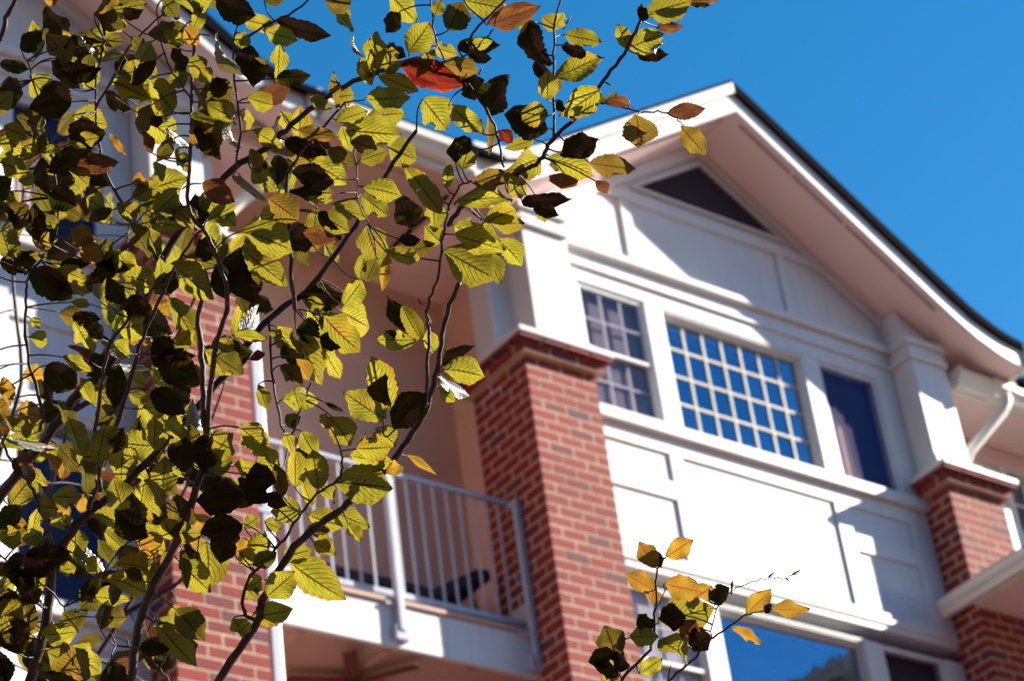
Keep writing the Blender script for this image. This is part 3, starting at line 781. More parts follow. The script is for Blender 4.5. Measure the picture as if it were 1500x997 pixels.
# ---- lounge chair on the balcony
def lounge():
    r = empty('lounge_chair', (8.3, 11.1, 6.95)); r.location = (0, 0, 0)
    tag(r, 'dark lounge chair with raised head end behind the balcony railing', 'lounge chair')
    y0, y1 = 10.95, 11.45
    MB().box(7.55, 8.55, y0, y1, 7.24, 7.31).build('seat', CUSHION, r, 0.02)
    MB().prism([(8.55, 7.235), (8.92, 7.46), (8.99, 7.47), (8.98, 7.54), (8.88, 7.53), (8.53, 7.315)], y0, y1).build('backrest', CUSHION, r, 0.01)
    for (x, y) in ((7.62, y0 + .03), (7.62, y1 - .03), (8.48, y0 + .03), (8.48, y1 - .03)):
        MB().box(x - .014, x + .014, y - .014, y + .014, 6.95, 7.24).build('leg', DARKMETAL, r)
    for y in (y0 + .03, y1 - .03):
        MB().tube([(8.80, y, 7.40), (8.86, y, 7.24), (8.80, y, 7.20)], [.012] * 3, 6).build('arm_support', DARKMETAL, r)
        MB().box(7.56, 8.56, y - .012, y + .012, 7.205, 7.238).build('side_rail', DARKMETAL, r)
lounge()

# ---- ceiling fan below the balcony
def fan():
    cx, cy, zc = 7.92, 11.1, 6.66
    r = empty('ceiling_fan', (cx, cy, zc))
    tag(r, 'dark ceiling fan hanging under the balcony floor', 'ceiling fan')
    MB().tube([(0, 0, 0.015), (0, 0, -0.04)], [0.012, 0.012], 8).build('rod', DARKMETAL, r)
    MB().tube([(0, 0, -0.03), (0, 0, -0.04), (0, 0, -0.08), (0, 0, -0.10)], [0.03, 0.06, 0.06, 0.03], 14).build('motor', DARKMETAL, r)
    for i in range(5):
        a = 2 * math.pi * i / 5 + 0.3
        b = MB().box(0.055, 0.42, -0.045, 0.045, -0.064, -0.058).build('blade', FANW, r)
        b.rotation_euler = (0.12, 0, a)
fan()

# ================================================================ trees
VIEW = Vector((R[0][2], R[1][2], R[2][2])); RIGHT = Vector((R[0][0], R[1][0], R[2][0])); DOWN = Vector((R[0][1], R[1][1], R[2][1]))
def at(x, y, d):
    return VIEW * d + RIGHT * ((x - CX) / FP * d) + DOWN * ((y - CY) / FP * d)
def catmull(pts, sub=6):
    out = []; n = len(pts)
    for i in range(n - 1):
        p0, p1, p2, p3 = pts[max(i - 1, 0)], pts[i], pts[i + 1], pts[min(i + 2, n - 1)]
        for k in range(sub):
            t = k / sub
            out.append(0.5 * ((2 * p1) + (p2 - p0) * t + (2 * p0 - 5 * p1 + 4 * p2 - p3) * t * t + (3 * p1 - p0 - 3 * p2 + p3) * t ** 3))
    out.append(pts[-1]); return out

rt = random.Random(11)
class Tree:
    def __init__(s, label, base):
        s.root = empty('beech_tree', base); s.base = Vector(base)
        tag(s.root, label, 'tree'); s.nodes = []; s.leaves = []; s.n = 0
    def tubeobj(s, pts, rads, name, seg=8, knob=0.10):
        rr = []
        for i, r in enumerate(rads):
            rr.append(r * (1 + knob * math.sin(i * 2.4) * rt.uniform(0.3, 1)))
        m = MB().tube([p - s.base for p in pts], rr, seg)
        return m.build(name, BARK, s.root, smooth=True)
    def branch(s, px, r0, r1, name='branch', world_tail=None, reg=True, seg=8, wob=1.6):
        """px: list of (x, y, depth) along the limb, thick end first"""
        pts = [at(*p) for p in px]
        sm = catmull(pts, 6)
        if world_tail:
            tl = [Vector(p) for p in world_tail] + [pts[0]]
            sm = [a.lerp(b, i / 6) for a, b in zip(tl, tl[1:]) for i in range(6)] + sm
        k0 = len(world_tail) * 6 if world_tail else 0
        n = len(sm); out = []; rads = []
        for i, p in enumerate(sm):
            w = wob * 0.0009 if i > k0 else 0
            out.append(p + Vector((rt.uniform(-w, w), rt.uniform(-w, w), rt.uniform(-w, w))))
            t = max(0, (i - k0)) / max(1, n - k0)
            rads.append((r0 + (r1 - r0) * t) if i >= k0 else r0 * (1 + 1.6 * (k0 - i) / max(1, k0)))
        o = s.tubeobj(out, rads, name, seg)
        if reg:
            for i in range(k0, n): s.nodes.append((out[i], s.proj(out[i]), rads[i]))
        return o
    @staticmethod
    def proj(p):
        z = p.dot(VIEW); return (CX + FP * p.dot(RIGHT) / z, CY + FP * p.dot(DOWN) / z, z)
    def nearest(s, x, y, mx=1e9):
        best = None; bd = mx
        for n in s.nodes:
            d = math.hypot(n[1][0] - x, n[1][1] - y)
            if d < bd: bd = d; best = n
        return best, bd

# leaf blades: ten shapes, midrib along x from 0 to 1, normal +z is the upper face
def leaf_mesh(idx, mat):
    r = random.Random(100 + idx)
    NU, NV = 26, 3
    wmax = r.uniform(0.46, 0.54); pk = r.uniform(0.80, 0.98)
    fold = r.uniform(0.06, 0.42); curl = r.uniform(-0.45, 0.20); tw = r.uniform(-0.6, 0.6)
    rip = r.uniform(0.012, 0.03); wave = r.uniform(0.03, 0.10); wf = r.uniform(1.0, 2.2); wp = r.uniform(0, 6)
    crump = 0.0; bite = -1; r0 = r.uniform(8, 17)
    if idx >= 8: crump = 0.10; fold = 0.38; curl = -0.45; tw = 0.9 * (1 if idx == 8 else -1)
    if idx in (2, 5, 7): bite = r.uniform(0.35, 0.8)
    V = []; UV = []
    for i in range(NU + 1):
        u = i / NU
        w = wmax * (math.sin(math.pi * min(1, u ** pk)) ** 0.70 if 0 < u < 1 else 0.0)
        if u > 0.70: w *= 1 - 0.42 * ((u - 0.70) / 0.30) ** 1.3
        for j in range(-NV, NV + 1):
            t = j / NV; ww = w
            if abs(j) == NV and 0 < i < NU:
                ww *= 1 + 0.042 * math.cos(2 * math.pi * 8.5 * (u - 0.42) + 0.6) + 0.05 * math.sin(u * r0 + j) + r.uniform(-0.03, 0.03)
                if bite > 0 and abs(u - bite) < 0.11 and (j > 0) == (idx != 5): ww *= 0.55
            y = t * ww
            uu = u + 0.05 * abs(t) * (1 - u) * 0
            z = fold * abs(y) * (1 - 0.3 * abs(t)) + curl * (u - 0.5) ** 2 * 1.6 + wave * math.sin(wf * math.pi * 2 * u + wp) * (t * (1 if idx % 2 else abs(t)))
            z += rip * math.sin(8.5 * 2 * math.pi * (u - 0.42 * abs(t))) * abs(t) * (ww / wmax)
            if crump: z += crump * math.sin(5 * u + 3 * t + idx) * abs(t) + r.uniform(-0.012, 0.012)
            a = tw * (u - 0.3)
            ca, sa = math.cos(a), math.sin(a)
            V.append((uu, y * ca - z * sa, y * sa + z * ca)); UV.append((u, t))
    F = []
    w_ = 2 * NV + 1
    for i in range(NU):
        for j in range(2 * NV):
            a = i * w_ + j
            F.append((a, a + w_, a + w_ + 1, a + 1))
    return V, F, UV
SHAPES = [leaf_mesh(i, None) for i in range(10)]
MESHES = {}
def leaf_me(i, kind):
    k = (i, kind)
    if k not in MESHES:
        V, F, UV = SHAPES[i]
        me = bpy.data.meshes.new('leaf'); me.from_pydata(V, [], F)
        uv = me.uv_layers.new(name='UVMap')
        for lp in me.loops: uv.data[lp.index].uv = UV[lp.vertex_index]
        for p in me.polygons: p.use_smooth = True
        me.materials.append(LM[kind]); me.update(); MESHES[k] = me
    return MESHES[k]

def leaf_matrix(bx, by, tx, ty, w, kind, d, rr):
    """matrix of a leaf whose base and tip are seen at those two pixels of the photo, at distance d"""
    B = at(bx, by, d)
    ang = Vector((tx - bx, ty - by)); ln = max(ang.length, 4.0)
    A = (RIGHT * ang.x + DOWN * ang.y) / ln
    if kind in 'gormbk':
        n = VIEW * rr.uniform(0.75, 1.25) + SUN * rr.uniform(0.35, 1.0)
    elif kind == 'd':
        n = (VIEW - SUN * VIEW.dot(SUN) * rr.uniform(1.02, 1.35))
    else:
        n = -(SUN - VIEW).normalized() * -1; n = VIEW * 0.75 - SUN * rr.uniform(0.75, 1.0)
    n = n.normalized() + Vector((rr.gauss(0, 1), rr.gauss(0, 1), rr.gauss(0, 1))) * (0.13 if kind != 'w' else 0.05)
    n.normalize()
    nv = n.dot(VIEW)
    if abs(nv) < 0.3: n = (n + VIEW * 0.4).normalized(); nv = n.dot(VIEW)
    s = -A.dot(n) / nv
    s = max(-1.0, min(1.0, s))
    X = A + VIEW * s
    Lw = ln * d / FP * X.length
    X.normalize()
    Z = (n - X * n.dot(X)).normalized(); Y = Z.cross(X)
    # foreshortening of the width
    yv = Vector((Y.dot(RIGHT), Y.dot(DOWN))).length
    W = w * d / FP / max(0.6, yv) * 1.08
    m = Matrix.Identity(4)
    for i in range(3):
        m[i][0] = X[i] * Lw; m[i][1] = Y[i] * W; m[i][2] = Z[i] * (0.5 * Lw + 0.5 * W); m[i][3] = B[i]
    return m, B
LONGSIDE = {}

def add_leaves(tree, specs, max_parts, dj=0.05, twig_r=0.00085, maxd=95, plane=3.1):
    """specs: (bx, by, tx, ty, w, kind) in photo pixels"""
    rr = random.Random(21)
    stuff = MB(); suv = []; srnd = []; smat = []
    kinds = sorted(LM.keys())
    order = sorted(range(len(specs)), key=lambda i: -math.hypot(specs[i][0] - specs[i][2], specs[i][1] - specs[i][3]) * specs[i][4])
    parts = set(order[:max_parts])
    twig = MB(); stubs = 0
    for i, sp in enumerate(specs):
        bx, by, tx, ty, w, kind = sp
        if kind == 'd' and rr.random() < 0.36: kind = 'k'
        nb, bd = tree.nearest(bx, by)
        d = (nb[1][2] if nb else plane) + rr.uniform(-dj, dj)
        if kind == 'd': d -= 0.012
        if kind == 'w': w *= 0.75
        m, B = leaf_matrix(bx, by, tx, ty, w, kind, d, rr)
        if kind in 'rb' and w < 20: si = rr.choice((8, 9))
        elif kind == 'w': si = rr.choice((1, 3, 8))
        elif kind == 'd' and w > 34: si = rr.choice((0, 1, 3, 4, 6))
        else: si = rr.choice((0, 1, 2, 3, 4, 5, 6, 7, 0, 4, 6, 8) if rr.random() < 0.5 else (0, 1, 3, 4, 6, 7))
        if nb and bd < maxd:
            p1 = nb[0]; X = (m.to_3x3() @ Vector((1, 0, 0))).normalized()
            md = p1.lerp(B, 0.55) - X * (bd * d / FP * 0.12)
            c = catmull([p1, md, B], 4)
            twig.tube([p - tree.base for p in c], [twig_r * (1.5 - 0.6 * k / len(c)) for k in range(len(c))], 5)
        m.translation = m.translation - tree.base
        if i in parts:
            o = bpy.data.objects.new('leaf', leaf_me(si, kind))
            o.parent = tree.root; o.matrix_basis = m; col.objects.link(o)
            if kind == 'r' and w > 15: o['label'] = 'red leaf'
        else:
            V, F, UV = SHAPES[si]; b = len(stuff.v)
            stuff.v += [tuple(m @ Vector(v)) for v in V]; stuff.f += [tuple(b + k for k in f) for f in F]
            suv += UV; rv = rr.random(); srnd += [rv] * len(V)
            smat += [kinds.index(kind)] * len(F)
    if stuff.f:
        me = bpy.data.meshes.new('foliage'); me.from_pydata(stuff.v, [], stuff.f)
        uv = me.uv_layers.new(name='UVMap')
        for lp in me.loops: uv.data[lp.index].uv = suv[lp.vertex_index]
        a = me.attributes.new('rnd', 'FLOAT', 'POINT'); a.data.foreach_set('value', srnd)
        for k in kinds: me.materials.append(LM[k])
        me.polygons.foreach_set('material_index', smat)
        for p in me.polygons: p.use_smooth = True
        me.update()
        o = bpy.data.objects.new('foliage', me); o.parent = tree.root; col.objects.link(o); o['kind'] = 'stuff'
    if twig.f: twig.build('twigs', BARK, tree.root, smooth=True)['kind'] = 'stuff'

Z = 2.9325
def crop(ox, oy, txt):
    out = []
    for e in txt.replace('\n', ' ').split(';'):
        e = e.split()
        if not e: continue
        k, v = e[0], [float(q) for q in e[1].split(',')]
        out.append((ox + v[0] / Z, oy + v[1] / Z, ox + v[2] / Z, oy + v[3] / Z, v[4] / Z, k))
    return out
LEAVES = []
LEAVES += crop(350, 0, """g 110,135,255,180,80; d 165,85,385,130,90; g 10,80,165,130,70; g 410,30,490,140,60; d 480,20,365,0,90; g 645,-30,765,105,115;
d 690,50,640,150,70; g 730,225,825,100,112; g 580,305,590,140,88; g 570,330,500,265,60; w 525,250,480,160,26; m 420,465,405,310,38; g 400,420,505,410,80;
g 645,320,655,200,100; g 830,200,940,240,60; d 940,195,1125,175,80; g 960,205,1090,185,50; d 990,230,1090,240,60; m 880,270,1040,315,70; r 685,275,980,375,125;
d 1065,490,1155,310,130; d 960,400,1060,340,100; g 900,455,1045,570,85; d 1045,575,1000,500,50; g 600,325,775,400,80; g 540,430,738,430,98; g 560,500,725,490,85;
g 790,425,895,560,135; g 462,560,705,590,145; g 640,630,765,690,115; g 520,690,640,650,70; g 305,690,470,790,115; m 240,715,300,585,125; d 170,665,160,800,75;
g 90,765,130,690,70; g 50,640,90,745,60; g 535,800,705,840,80; g 872,915,705,700,85; d 695,840,755,985,100; g 835,850,840,1000,85; g 525,835,645,930,100;
d 540,810,610,870,55; m 130,850,265,950,112; g 205,905,0,985,105; g 260,815,415,860,85; g 350,920,475,997,85; d 340,910,430,985,65; g 400,880,560,940,75;
m 1075,500,1075,665,42; d 1000,645,925,600,75; d 930,700,935,590,60; g 960,725,990,635,80; g 890,805,905,700,48; m 1010,790,1175,755,95; g 955,860,1185,850,95;
g 920,970,1125,1040,115; g 1060,950,1200,900,80; g 965,0,1165,45,100; b 1065,110,1290,50,100; d 900,130,960,10,115; g 840,70,870,0,55; m 15,310,128,275,65;
b 55,440,225,385,85; g 5,205,30,140,70; g 60,560,195,640,72; g 180,480,220,565,62; w 5,750,112,855,50; d 300,600,410,650,95; m 250,560,430,590,60; g 440,540,480,655,60;
d 110,10,190,-40,80; g 420,520,560,480,70; d 560,620,660,560,80; g 520,250,570,370,70; d 640,190,720,240,60; g 840,215,760,330,60; d 480,610,600,640,70; g 300,420,400,470,50""")
LEAVES += crop(700, 0, """g 345,125,275,70,65; g 330,120,370,60,60; d 205,100,300,290,112; g 185,85,232,175,42; g 375,150,533,185,88; d 368,195,488,220,62; g 340,335,540,240,112;
g 300,430,300,300,82; d 245,265,325,350,62; d 340,390,340,320,40; g 522,390,355,490,125; d 350,430,365,485,40; d 530,400,515,455,50; d 310,550,120,505,135;
g 300,500,165,475,105; g 240,600,110,635,55; r 95,560,148,615,62; g 282,670,125,735,130; d 150,740,215,765,82; d 360,655,528,590,105; g 305,670,505,755,92;
m 372,700,305,705,62; b 370,745,360,812,108; m 482,700,672,735,100; b 510,780,567,835,52; m 688,490,692,635,120; m 875,545,975,668,88; b 818,485,972,475,72;
b 555,430,672,460,50; d 190,860,412,840,70; d 240,885,352,920,62; g 270,880,290,955,52; g 50,960,198,965,92; g 130,830,205,775,95; g 720,60,910,20,110;
d 695,30,740,75,65; g 650,210,598,105,60; g 650,205,797,150,110; w 745,235,795,180,42; d 690,235,830,215,62; b 770,115,883,125,52; b 920,0,1062,5,42; d 900,0,1000,20,50;
d 560,440,600,400,40; b 395,500,420,525,20""")
LEAVES += crop(350, 330, """g 5,95,215,265,112; g 20,20,252,112,125; g 545,0,605,175,125; g 520,235,545,110,72; d 590,150,540,245,72; o 640,120,615,285,42; g 630,110,790,150,62;
d 720,120,845,80,62; d 690,60,780,60,50; g 870,75,795,0,85; g 888,110,1110,235,152; g 1060,110,1125,255,90; g 925,40,1145,110,112; g 1110,50,1225,175,72;
d 460,300,270,300,112; g 450,345,535,235,98; g 358,390,522,548,135; g 440,370,568,440,120; g 280,330,370,345,62; g 250,470,362,685,112; g 340,480,438,665,92;
d 350,470,425,530,62; d 290,400,330,525,85; d 205,500,255,610,92; o 250,570,305,665,62; g 780,490,690,335,78; d 775,480,628,305,55; g 760,495,585,490,78;
d 752,490,635,450,42; g 832,545,810,448,62; d 868,590,1008,515,62; g 878,610,1062,645,98; w 860,650,992,735,85; g 860,700,930,757,50; g 632,795,565,560,125;
d 640,785,620,635,92; g 625,835,445,715,112; d 800,715,670,865,132; g 240,720,262,790,72; d 180,600,275,690,78; g 85,680,122,792,52; g 400,820,485,945,102;
o 395,870,345,810,62; g 500,960,655,950,112; g 270,885,335,1000,85; g 0,865,140,965,102; g 200,885,232,995,62; d 200,855,265,820,62; g 590,870,685,945,72;
d 0,290,25,375,62; d 0,180,85,260,120; g 20,470,125,485,50; d 370,760,450,800,22; g 130,460,195,480,40; d 200,30,330,60,120; d 360,0,440,60,100; g 370,80,430,160,60; o 590,880,600,920,40""")
LEAVES += crop(350, 657, """g 415,140,668,165,150; g 470,30,668,55,92; g 342,170,315,0,105; g 240,165,248,0,88; g 165,112,85,-5,92; g 310,245,268,110,62; d 130,225,5,120,92;
d 0,250,65,130,82; d 190,205,155,60,62; d 205,245,115,190,52; g 262,262,128,275,108; g 298,285,450,332,92; g 408,270,565,335,92; g 470,320,525,402,60;
d 285,350,392,350,62; g 320,400,418,458,72; g 188,465,315,430,82; g 212,490,460,645,145; g 120,635,245,525,125; g 55,725,235,685,105; g 105,560,20,605,72;
g 20,335,92,290,62; g 45,420,145,400,102; g 0,440,72,495,82; d 60,505,165,440,72; o 715,30,850,108,32; o 640,100,705,60,62; g 110,310,182,345,62; g 0,785,55,740,52;
g 350,160,425,225,62; d 250,0,300,60,70; g 330,370,400,440,60""")
LEAVES += crop(0, 657, """g 548,330,398,275,98; g 610,320,712,455,102; g 900,388,885,622,138; g 740,380,885,370,52; g 678,760,840,940,120; d 790,820,835,895,62; g 630,610,455,548,110;
d 605,565,535,520,62; d 595,440,482,472,78; d 610,875,695,820,72; d 600,850,725,870,62; d 780,430,800,605,52; d 1045,200,850,220,130; d 1045,320,875,350,120;
d 1000,300,960,485,120; d 1060,110,1180,145,112; d 930,120,930,205,82; g 160,245,255,255,102; g 40,240,165,95,112; g 130,410,170,250,75; g 45,300,125,385,60;
g 0,400,92,355,92; g 215,320,325,300,72; g 530,65,645,130,82; g 690,155,700,5,72; g 710,80,870,55,102; d 720,120,835,110,62; g 890,110,990,-10,112; g 300,850,440,965,122;
g 230,860,305,825,82; g 255,930,362,900,92; g 175,800,345,780,98; g 28,770,105,680,92; g 118,740,165,785,72; d 120,860,270,940,120; d 340,780,270,700,150; d 445,600,335,690,112;
d 30,490,150,560,122; o 590,380,690,480,122; g 700,300,750,400,82; o 1000,440,1112,420,92; g 1050,590,1105,645,72; g 250,520,335,510,62; g 360,475,440,525,72; o 200,20,275,125,62;
g 590,190,695,285,92; g 560,200,625,300,62; w 160,600,212,705,42; g 145,460,152,620,28; g 1000,730,1050,805,82; d 0,820,60,800,90; d 60,40,120,120,60; d 800,60,880,180,60; g 160,860,240,950,90""")
LEAVES += crop(0, 330, """g 735,165,930,320,115; g 730,310,862,525,104; g 485,450,630,425,118; o 530,470,642,512,52; g 318,408,402,552,112; g 268,565,408,625,65; g 490,500,562,565,82;
g 380,650,482,805,112; g 345,655,400,765,52; g 640,910,690,728,120; w 855,915,825,742,72; w 30,915,218,970,52; w 480,610,618,620,62; g 690,880,775,775,102; d 1030,120,1090,335,132;
d 855,60,925,135,102; d 890,540,1065,560,165; d 925,560,1045,640,100; g 955,545,990,478,72; g 1005,470,1150,485,46; r 1080,575,1142,540,42; d 690,560,850,655,140; g 420,905,512,868,62;
g 915,995,1000,890,112; g 1035,870,1155,997,92; o 95,640,215,640,82; g 130,480,215,500,62; o 0,720,70,700,122; o 70,800,185,820,112; g 15,830,135,885,62; o 145,60,235,80,82;
o 300,30,405,60,92; o 325,90,445,150,92; d 130,200,305,290,122; d 0,150,135,190,92; g 280,250,392,290,62; g 310,330,398,340,42; g 130,400,172,442,50; g 30,120,205,140,42;
g 520,250,578,325,62; g 490,150,595,240,62; w 430,325,412,215,36; g 465,335,455,225,42; g 680,135,635,0,72; g 950,155,960,30,52; d 660,285,795,200,82; d 310,390,425,400,62;
w 945,150,1003,225,36; g 655,620,725,705,62; g 560,640,625,695,62; d 250,760,330,905,62; d 560,300,640,420,100; d 620,380,720,470,110; d 330,560,480,640,90; d 200,600,330,700,120""")
LEAVES += crop(0, 0, """g 152,255,148,88,72; d 195,175,150,130,82; g 125,325,220,445,104; d 228,345,275,485,112; g 240,250,302,355,82; d 215,260,345,388,65; g 440,185,408,250,62;
g 350,310,432,345,112; g 520,320,635,300,92; g 478,345,655,435,95; d 450,400,558,460,82; d 640,150,835,130,82; g 700,140,805,195,62; o 790,120,855,195,62; g 722,420,640,530,98;
d 700,500,650,545,42; g 310,500,470,545,122; d 350,500,405,640,122; o 470,575,538,668,32; g 460,50,635,20,82; d 405,60,545,125,92; g 400,140,505,130,72; d 460,180,535,170,52;
d 700,0,765,85,92; g 850,0,895,45,52; w 905,155,1018,320,58; w 1010,650,975,495,72; w 722,545,815,630,58; w 1005,750,1138,850,46; w 840,370,892,455,30; g 1020,140,1052,215,62;
g 895,445,1030,530,95; g 940,500,940,625,62; g 1060,470,1062,565,42; d 815,500,955,625,155; g 755,645,815,745,62; g 850,905,905,830,62; g 1080,655,1135,755,82; g 890,860,1015,975,92;
g 755,900,865,985,92; d 0,380,95,400,132; d 0,270,115,290,62; d 80,500,215,565,112; d 150,800,225,925,92; d 215,820,325,880,112; g 15,545,118,590,72; g 0,620,65,620,102;
g 90,620,165,655,82; g 0,700,125,740,92; g 180,650,275,670,62; g 200,745,285,705,42; g 80,780,155,760,82; g 170,940,265,970,52; g 370,850,455,905,72; d 350,650,465,795,104;
g 520,880,615,965,92; o 570,790,655,800,92; d 700,900,795,900,92; g 860,300,905,355,62; g 805,250,885,330,72; d 900,380,985,375,82; d 930,0,1095,60,122; o 185,0,255,10,40;
d 520,60,600,40,60; g 660,700,700,780,60; d 590,900,700,960,110; g 0,830,80,890,90; d 20,900,140,960,100; g 600,240,680,330,60; d 560,160,640,240,60""")

t1 = Tree('yellow-green beech tree with many stems and one red leaf, filling the left of the picture', (1.35, 2.30, GZ))
BZ = [(1.35, 2.30, GZ), (1.36, 2.31, -0.6), (1.37, 2.33, 0.4)]
def limb(px, r0, r1, root=False, **k):
    return t1.branch(px, r0, r1, 'trunk' if False else 'branch', BZ if root else None, **k)
trk = t1.tubeobj([Vector((1.35, 2.30, GZ)), Vector((1.35, 2.30, GZ + 0.3)), Vector((1.36, 2.31, -0.6)), Vector((1.37, 2.33, 0.25)), Vector((1.37, 2.335, 0.45))],
                 [0.045, 0.034, 0.030, 0.026, 0.015], 'trunk', 14)
RT = [(1.365, 2.325, 0.25)]
def rooted(px, r0, r1, **k): return t1.branch(px, r0, r1, 'branch', RT, **k)
rooted([(30, 1040, 3.2), (44, 997, 3.2), (65, 923, 3.2), (80, 821, 3.2), (112, 770, 3.2), (177, 715, 3.22), (250, 640, 3.24), (327, 552, 3.26), (395, 466, 3.28), (455, 420, 3.3), (520, 330, 3.3), (570, 250, 3.3), (610, 190, 3.3)], 0.0081, 0.0026)
rooted([(180, 1040, 3.05), (191, 994, 3.05), (213, 882, 3.05), (259, 793, 3.05), (300, 670, 3.06), (298, 600, 3.06), (297, 535, 3.07), (293, 449, 3.08), (330, 390, 3.08)], 0.0068, 0.0029)
rooted([(305, 1040, 3.1), (322, 995, 3.1), (378, 909, 3.1), (384, 880, 3.1), (432, 800, 3.1), (500, 744, 3.1), (545, 705, 3.1), (584, 664, 3.1), (623, 603, 3.1), (640, 541, 3.1), (652, 470, 3.1), (674, 412, 3.1)], 0.0060, 0.0029)
rooted([(-40, 800, 3.35), (-5, 735, 3.3), (41, 675, 3.28), (80, 625, 3.25), (119, 569, 3.24), (150, 545, 3.23), (200, 470, 3.22), (235, 388, 3.2), (259, 344, 3.2), (283, 314, 3.18), (341, 249, 3.16), (400, 211, 3.14), (418, 191, 3.14), (493, 133, 3.12), (568, 102, 3.11), (609, 92, 3.1), (657, 102, 3.1), (681, 116, 3.09), (725, 185, 3.08), (737, 245, 3.07)], 0.0078, 0.0013)
limb([(300, 670, 3.06), (314, 521, 3.05), (334, 442, 3.05), (320, 381, 3.05), (300, 340, 3.05), (276, 300, 3.05), (280, 200, 3.05), (283, 95, 3.05), (286, -20, 3.05)], 0.0036, 0.0017)
limb([(130, 745, 3.18), (153, 667, 3.16), (184, 582, 3.15), (205, 507, 3.14), (235, 436, 3.12), (262, 380, 3.1), (300, 330, 3.1)], 0.0038, 0.0014)
limb([(147, 720, 3.12), (140, 640, 3.1), (147, 579, 3.1), (164, 500, 3.1), (205, 449, 3.1), (240, 400, 3.1)], 0.0029, 0.0014)
limb([(65, 815, 3.2), (75, 790, 3.18), (48, 718, 3.16), (20, 680, 3.16), (0, 640, 3.15)], 0.0031, 0.0014)
limb([(378, 909, 3.1), (357, 895, 3.1), (362, 850, 3.09), (400, 810, 3.09), (432, 766, 3.08), (460, 727, 3.08), (497, 698, 3.07), (500, 660, 3.07)], 0.0026, 0.0013)
limb([(623, 595, 3.09), (626, 540, 3.08), (628, 480, 3.08), (626, 449, 3.08), (641, 405, 3.07), (652, 330, 3.06), (667, 280, 3.05), (690, 265, 3.05)], 0.0024, 0.0012)
limb([(432, 453, 3.25), (426, 380, 3.2), (420, 280, 3.16), (424, 250, 3.15), (440, 225, 3.14), (505, 150, 3.12)], 0.0031, 0.0014)
limb([(655, 330, 3.1), (690, 290, 3.08), (750, 260, 3.06), (790, 235, 3.05), (812, 201, 3.05), (853, 164, 3.05), (884, 119, 3.05), (918, 72, 3.04), (940, 30, 3.04)], 0.0034, 0.0022)
limb([(811, 201, 3.05), (811, 119, 3.05), (812, 44, 3.05), (824, -10, 3.05)], 0.0018, 0.0012)
limb([(880, 150, 3.05), (910, 157, 3.04), (939, 164, 3.04), (973, 165, 3.03), (997, 179, 3.03), (1000, 190, 3.03)], 0.0013, 0.0008)
limb([(630, 590, 3.08), (612, 600, 3.07), (565, 640, 3.07), (563, 600, 3.07), (560, 590, 3.06)], 0.0012, 0.0008)
limb([(640, 545, 3.09), (655, 540, 3.09), (665, 528, 3.08)], 0.0011, 0.0007)
limb([(628, 505, 3.08), (615, 495, 3.08)], 0.0011, 0.0007)
limb([(58, 630, 3.25), (62, 600, 3.22), (40, 520, 3.2), (38, 440, 3.18), (45, 400, 3.15), (85, 330, 3.13), (70, 200, 3.12), (40, 90, 3.12)], 0.0026, 0.0010)
limb([(235, 388, 3.2), (180, 300, 3.15), (150, 235, 3.12), (140, 130, 3.12), (155, 60, 3.12)], 0.0024, 0.0012)
limb([(140, 160, 3.12), (190, 70, 3.1), (240, 20, 3.1)], 0.0017, 0.0010)
limb([(283, 150, 3.05), (240, 80, 3.06), (230, 10, 3.06)], 0.0013, 0.0008)
limb([(345, 250, 3.14), (352, 180, 3.12), (340, 90, 3.1), (352, 20, 3.1)], 0.0017, 0.0010)
limb([(352, 60, 3.1), (385, 40, 3.1), (440, 10, 3.1), (470, -20, 3.1)], 0.0019, 0.0012)
limb([(657, 102, 3.1), (640, 60, 3.1), (630, 0, 3.1)], 0.0014, 0.0010)
limb([(700, 75, 3.1), (690, 55, 3.1), (720, 20, 3.1), (760, -20, 3.1)], 0.0019, 0.0012)
limb([(657, 95, 3.1), (700, 70, 3.1), (722, 45, 3.1)], 0.0012, 0.0010)
limb([(0, 60, 3.1), (12, 20, 3.1), (30, -15, 3.1)], 0.0036, 0.0026)
limb([(505, 150, 3.12), (520, 230, 3.1), (525, 290, 3.1), (540, 330, 3.1)], 0.0012, 0.0008)
limb([(395, 466, 3.28), (400, 560, 3.2), (420, 640, 3.15), (440, 600, 3.12), (455, 560, 3.1)], 0.0017, 0.0012)
limb([(100, 900, 3.2), (70, 860, 3.18), (20, 830, 3.16), (-10, 800, 3.16)], 0.0014, 0.0010)
limb([(178, 800, 3.12), (215, 785, 3.1), (290, 788, 3.08)], 0.0010, 0.0007)
limb([(170, 945, 3.06), (200, 950, 3.06), (225, 968, 3.06), (250, 1000, 3.06)], 0.0013, 0.0011)
def bud(x, y, dx, dy, tree=None):
    tr = tree or t1
    a = at(x, y, 3.07); b = at(x + dx * .5, y + dy * .5, 3.07); c = at(x + dx, y + dy, 3.07)
    MB().tube([p - tr.base for p in (a, a.lerp(b, .5), b, c)], [.0006, .0013, .0012, .0002], 6).build('bud', BARK, tr.root, smooth=True)
for q in [(170, 945, -8, -22), (190, 950, -5, -20), (230, 965, -8, -20), (215, 925, 12, -22), (618, 447, -6, -10), (628, 480, 4, -12), (824, 44, 14, -22), (885, 120, 14, 6),
          (497, 128, -6, -14), (665, 300, 8, -10), (290, 320, -6, -16), (700, 110, 8, -12), (920, 160, 2, -14)]: bud(*q)

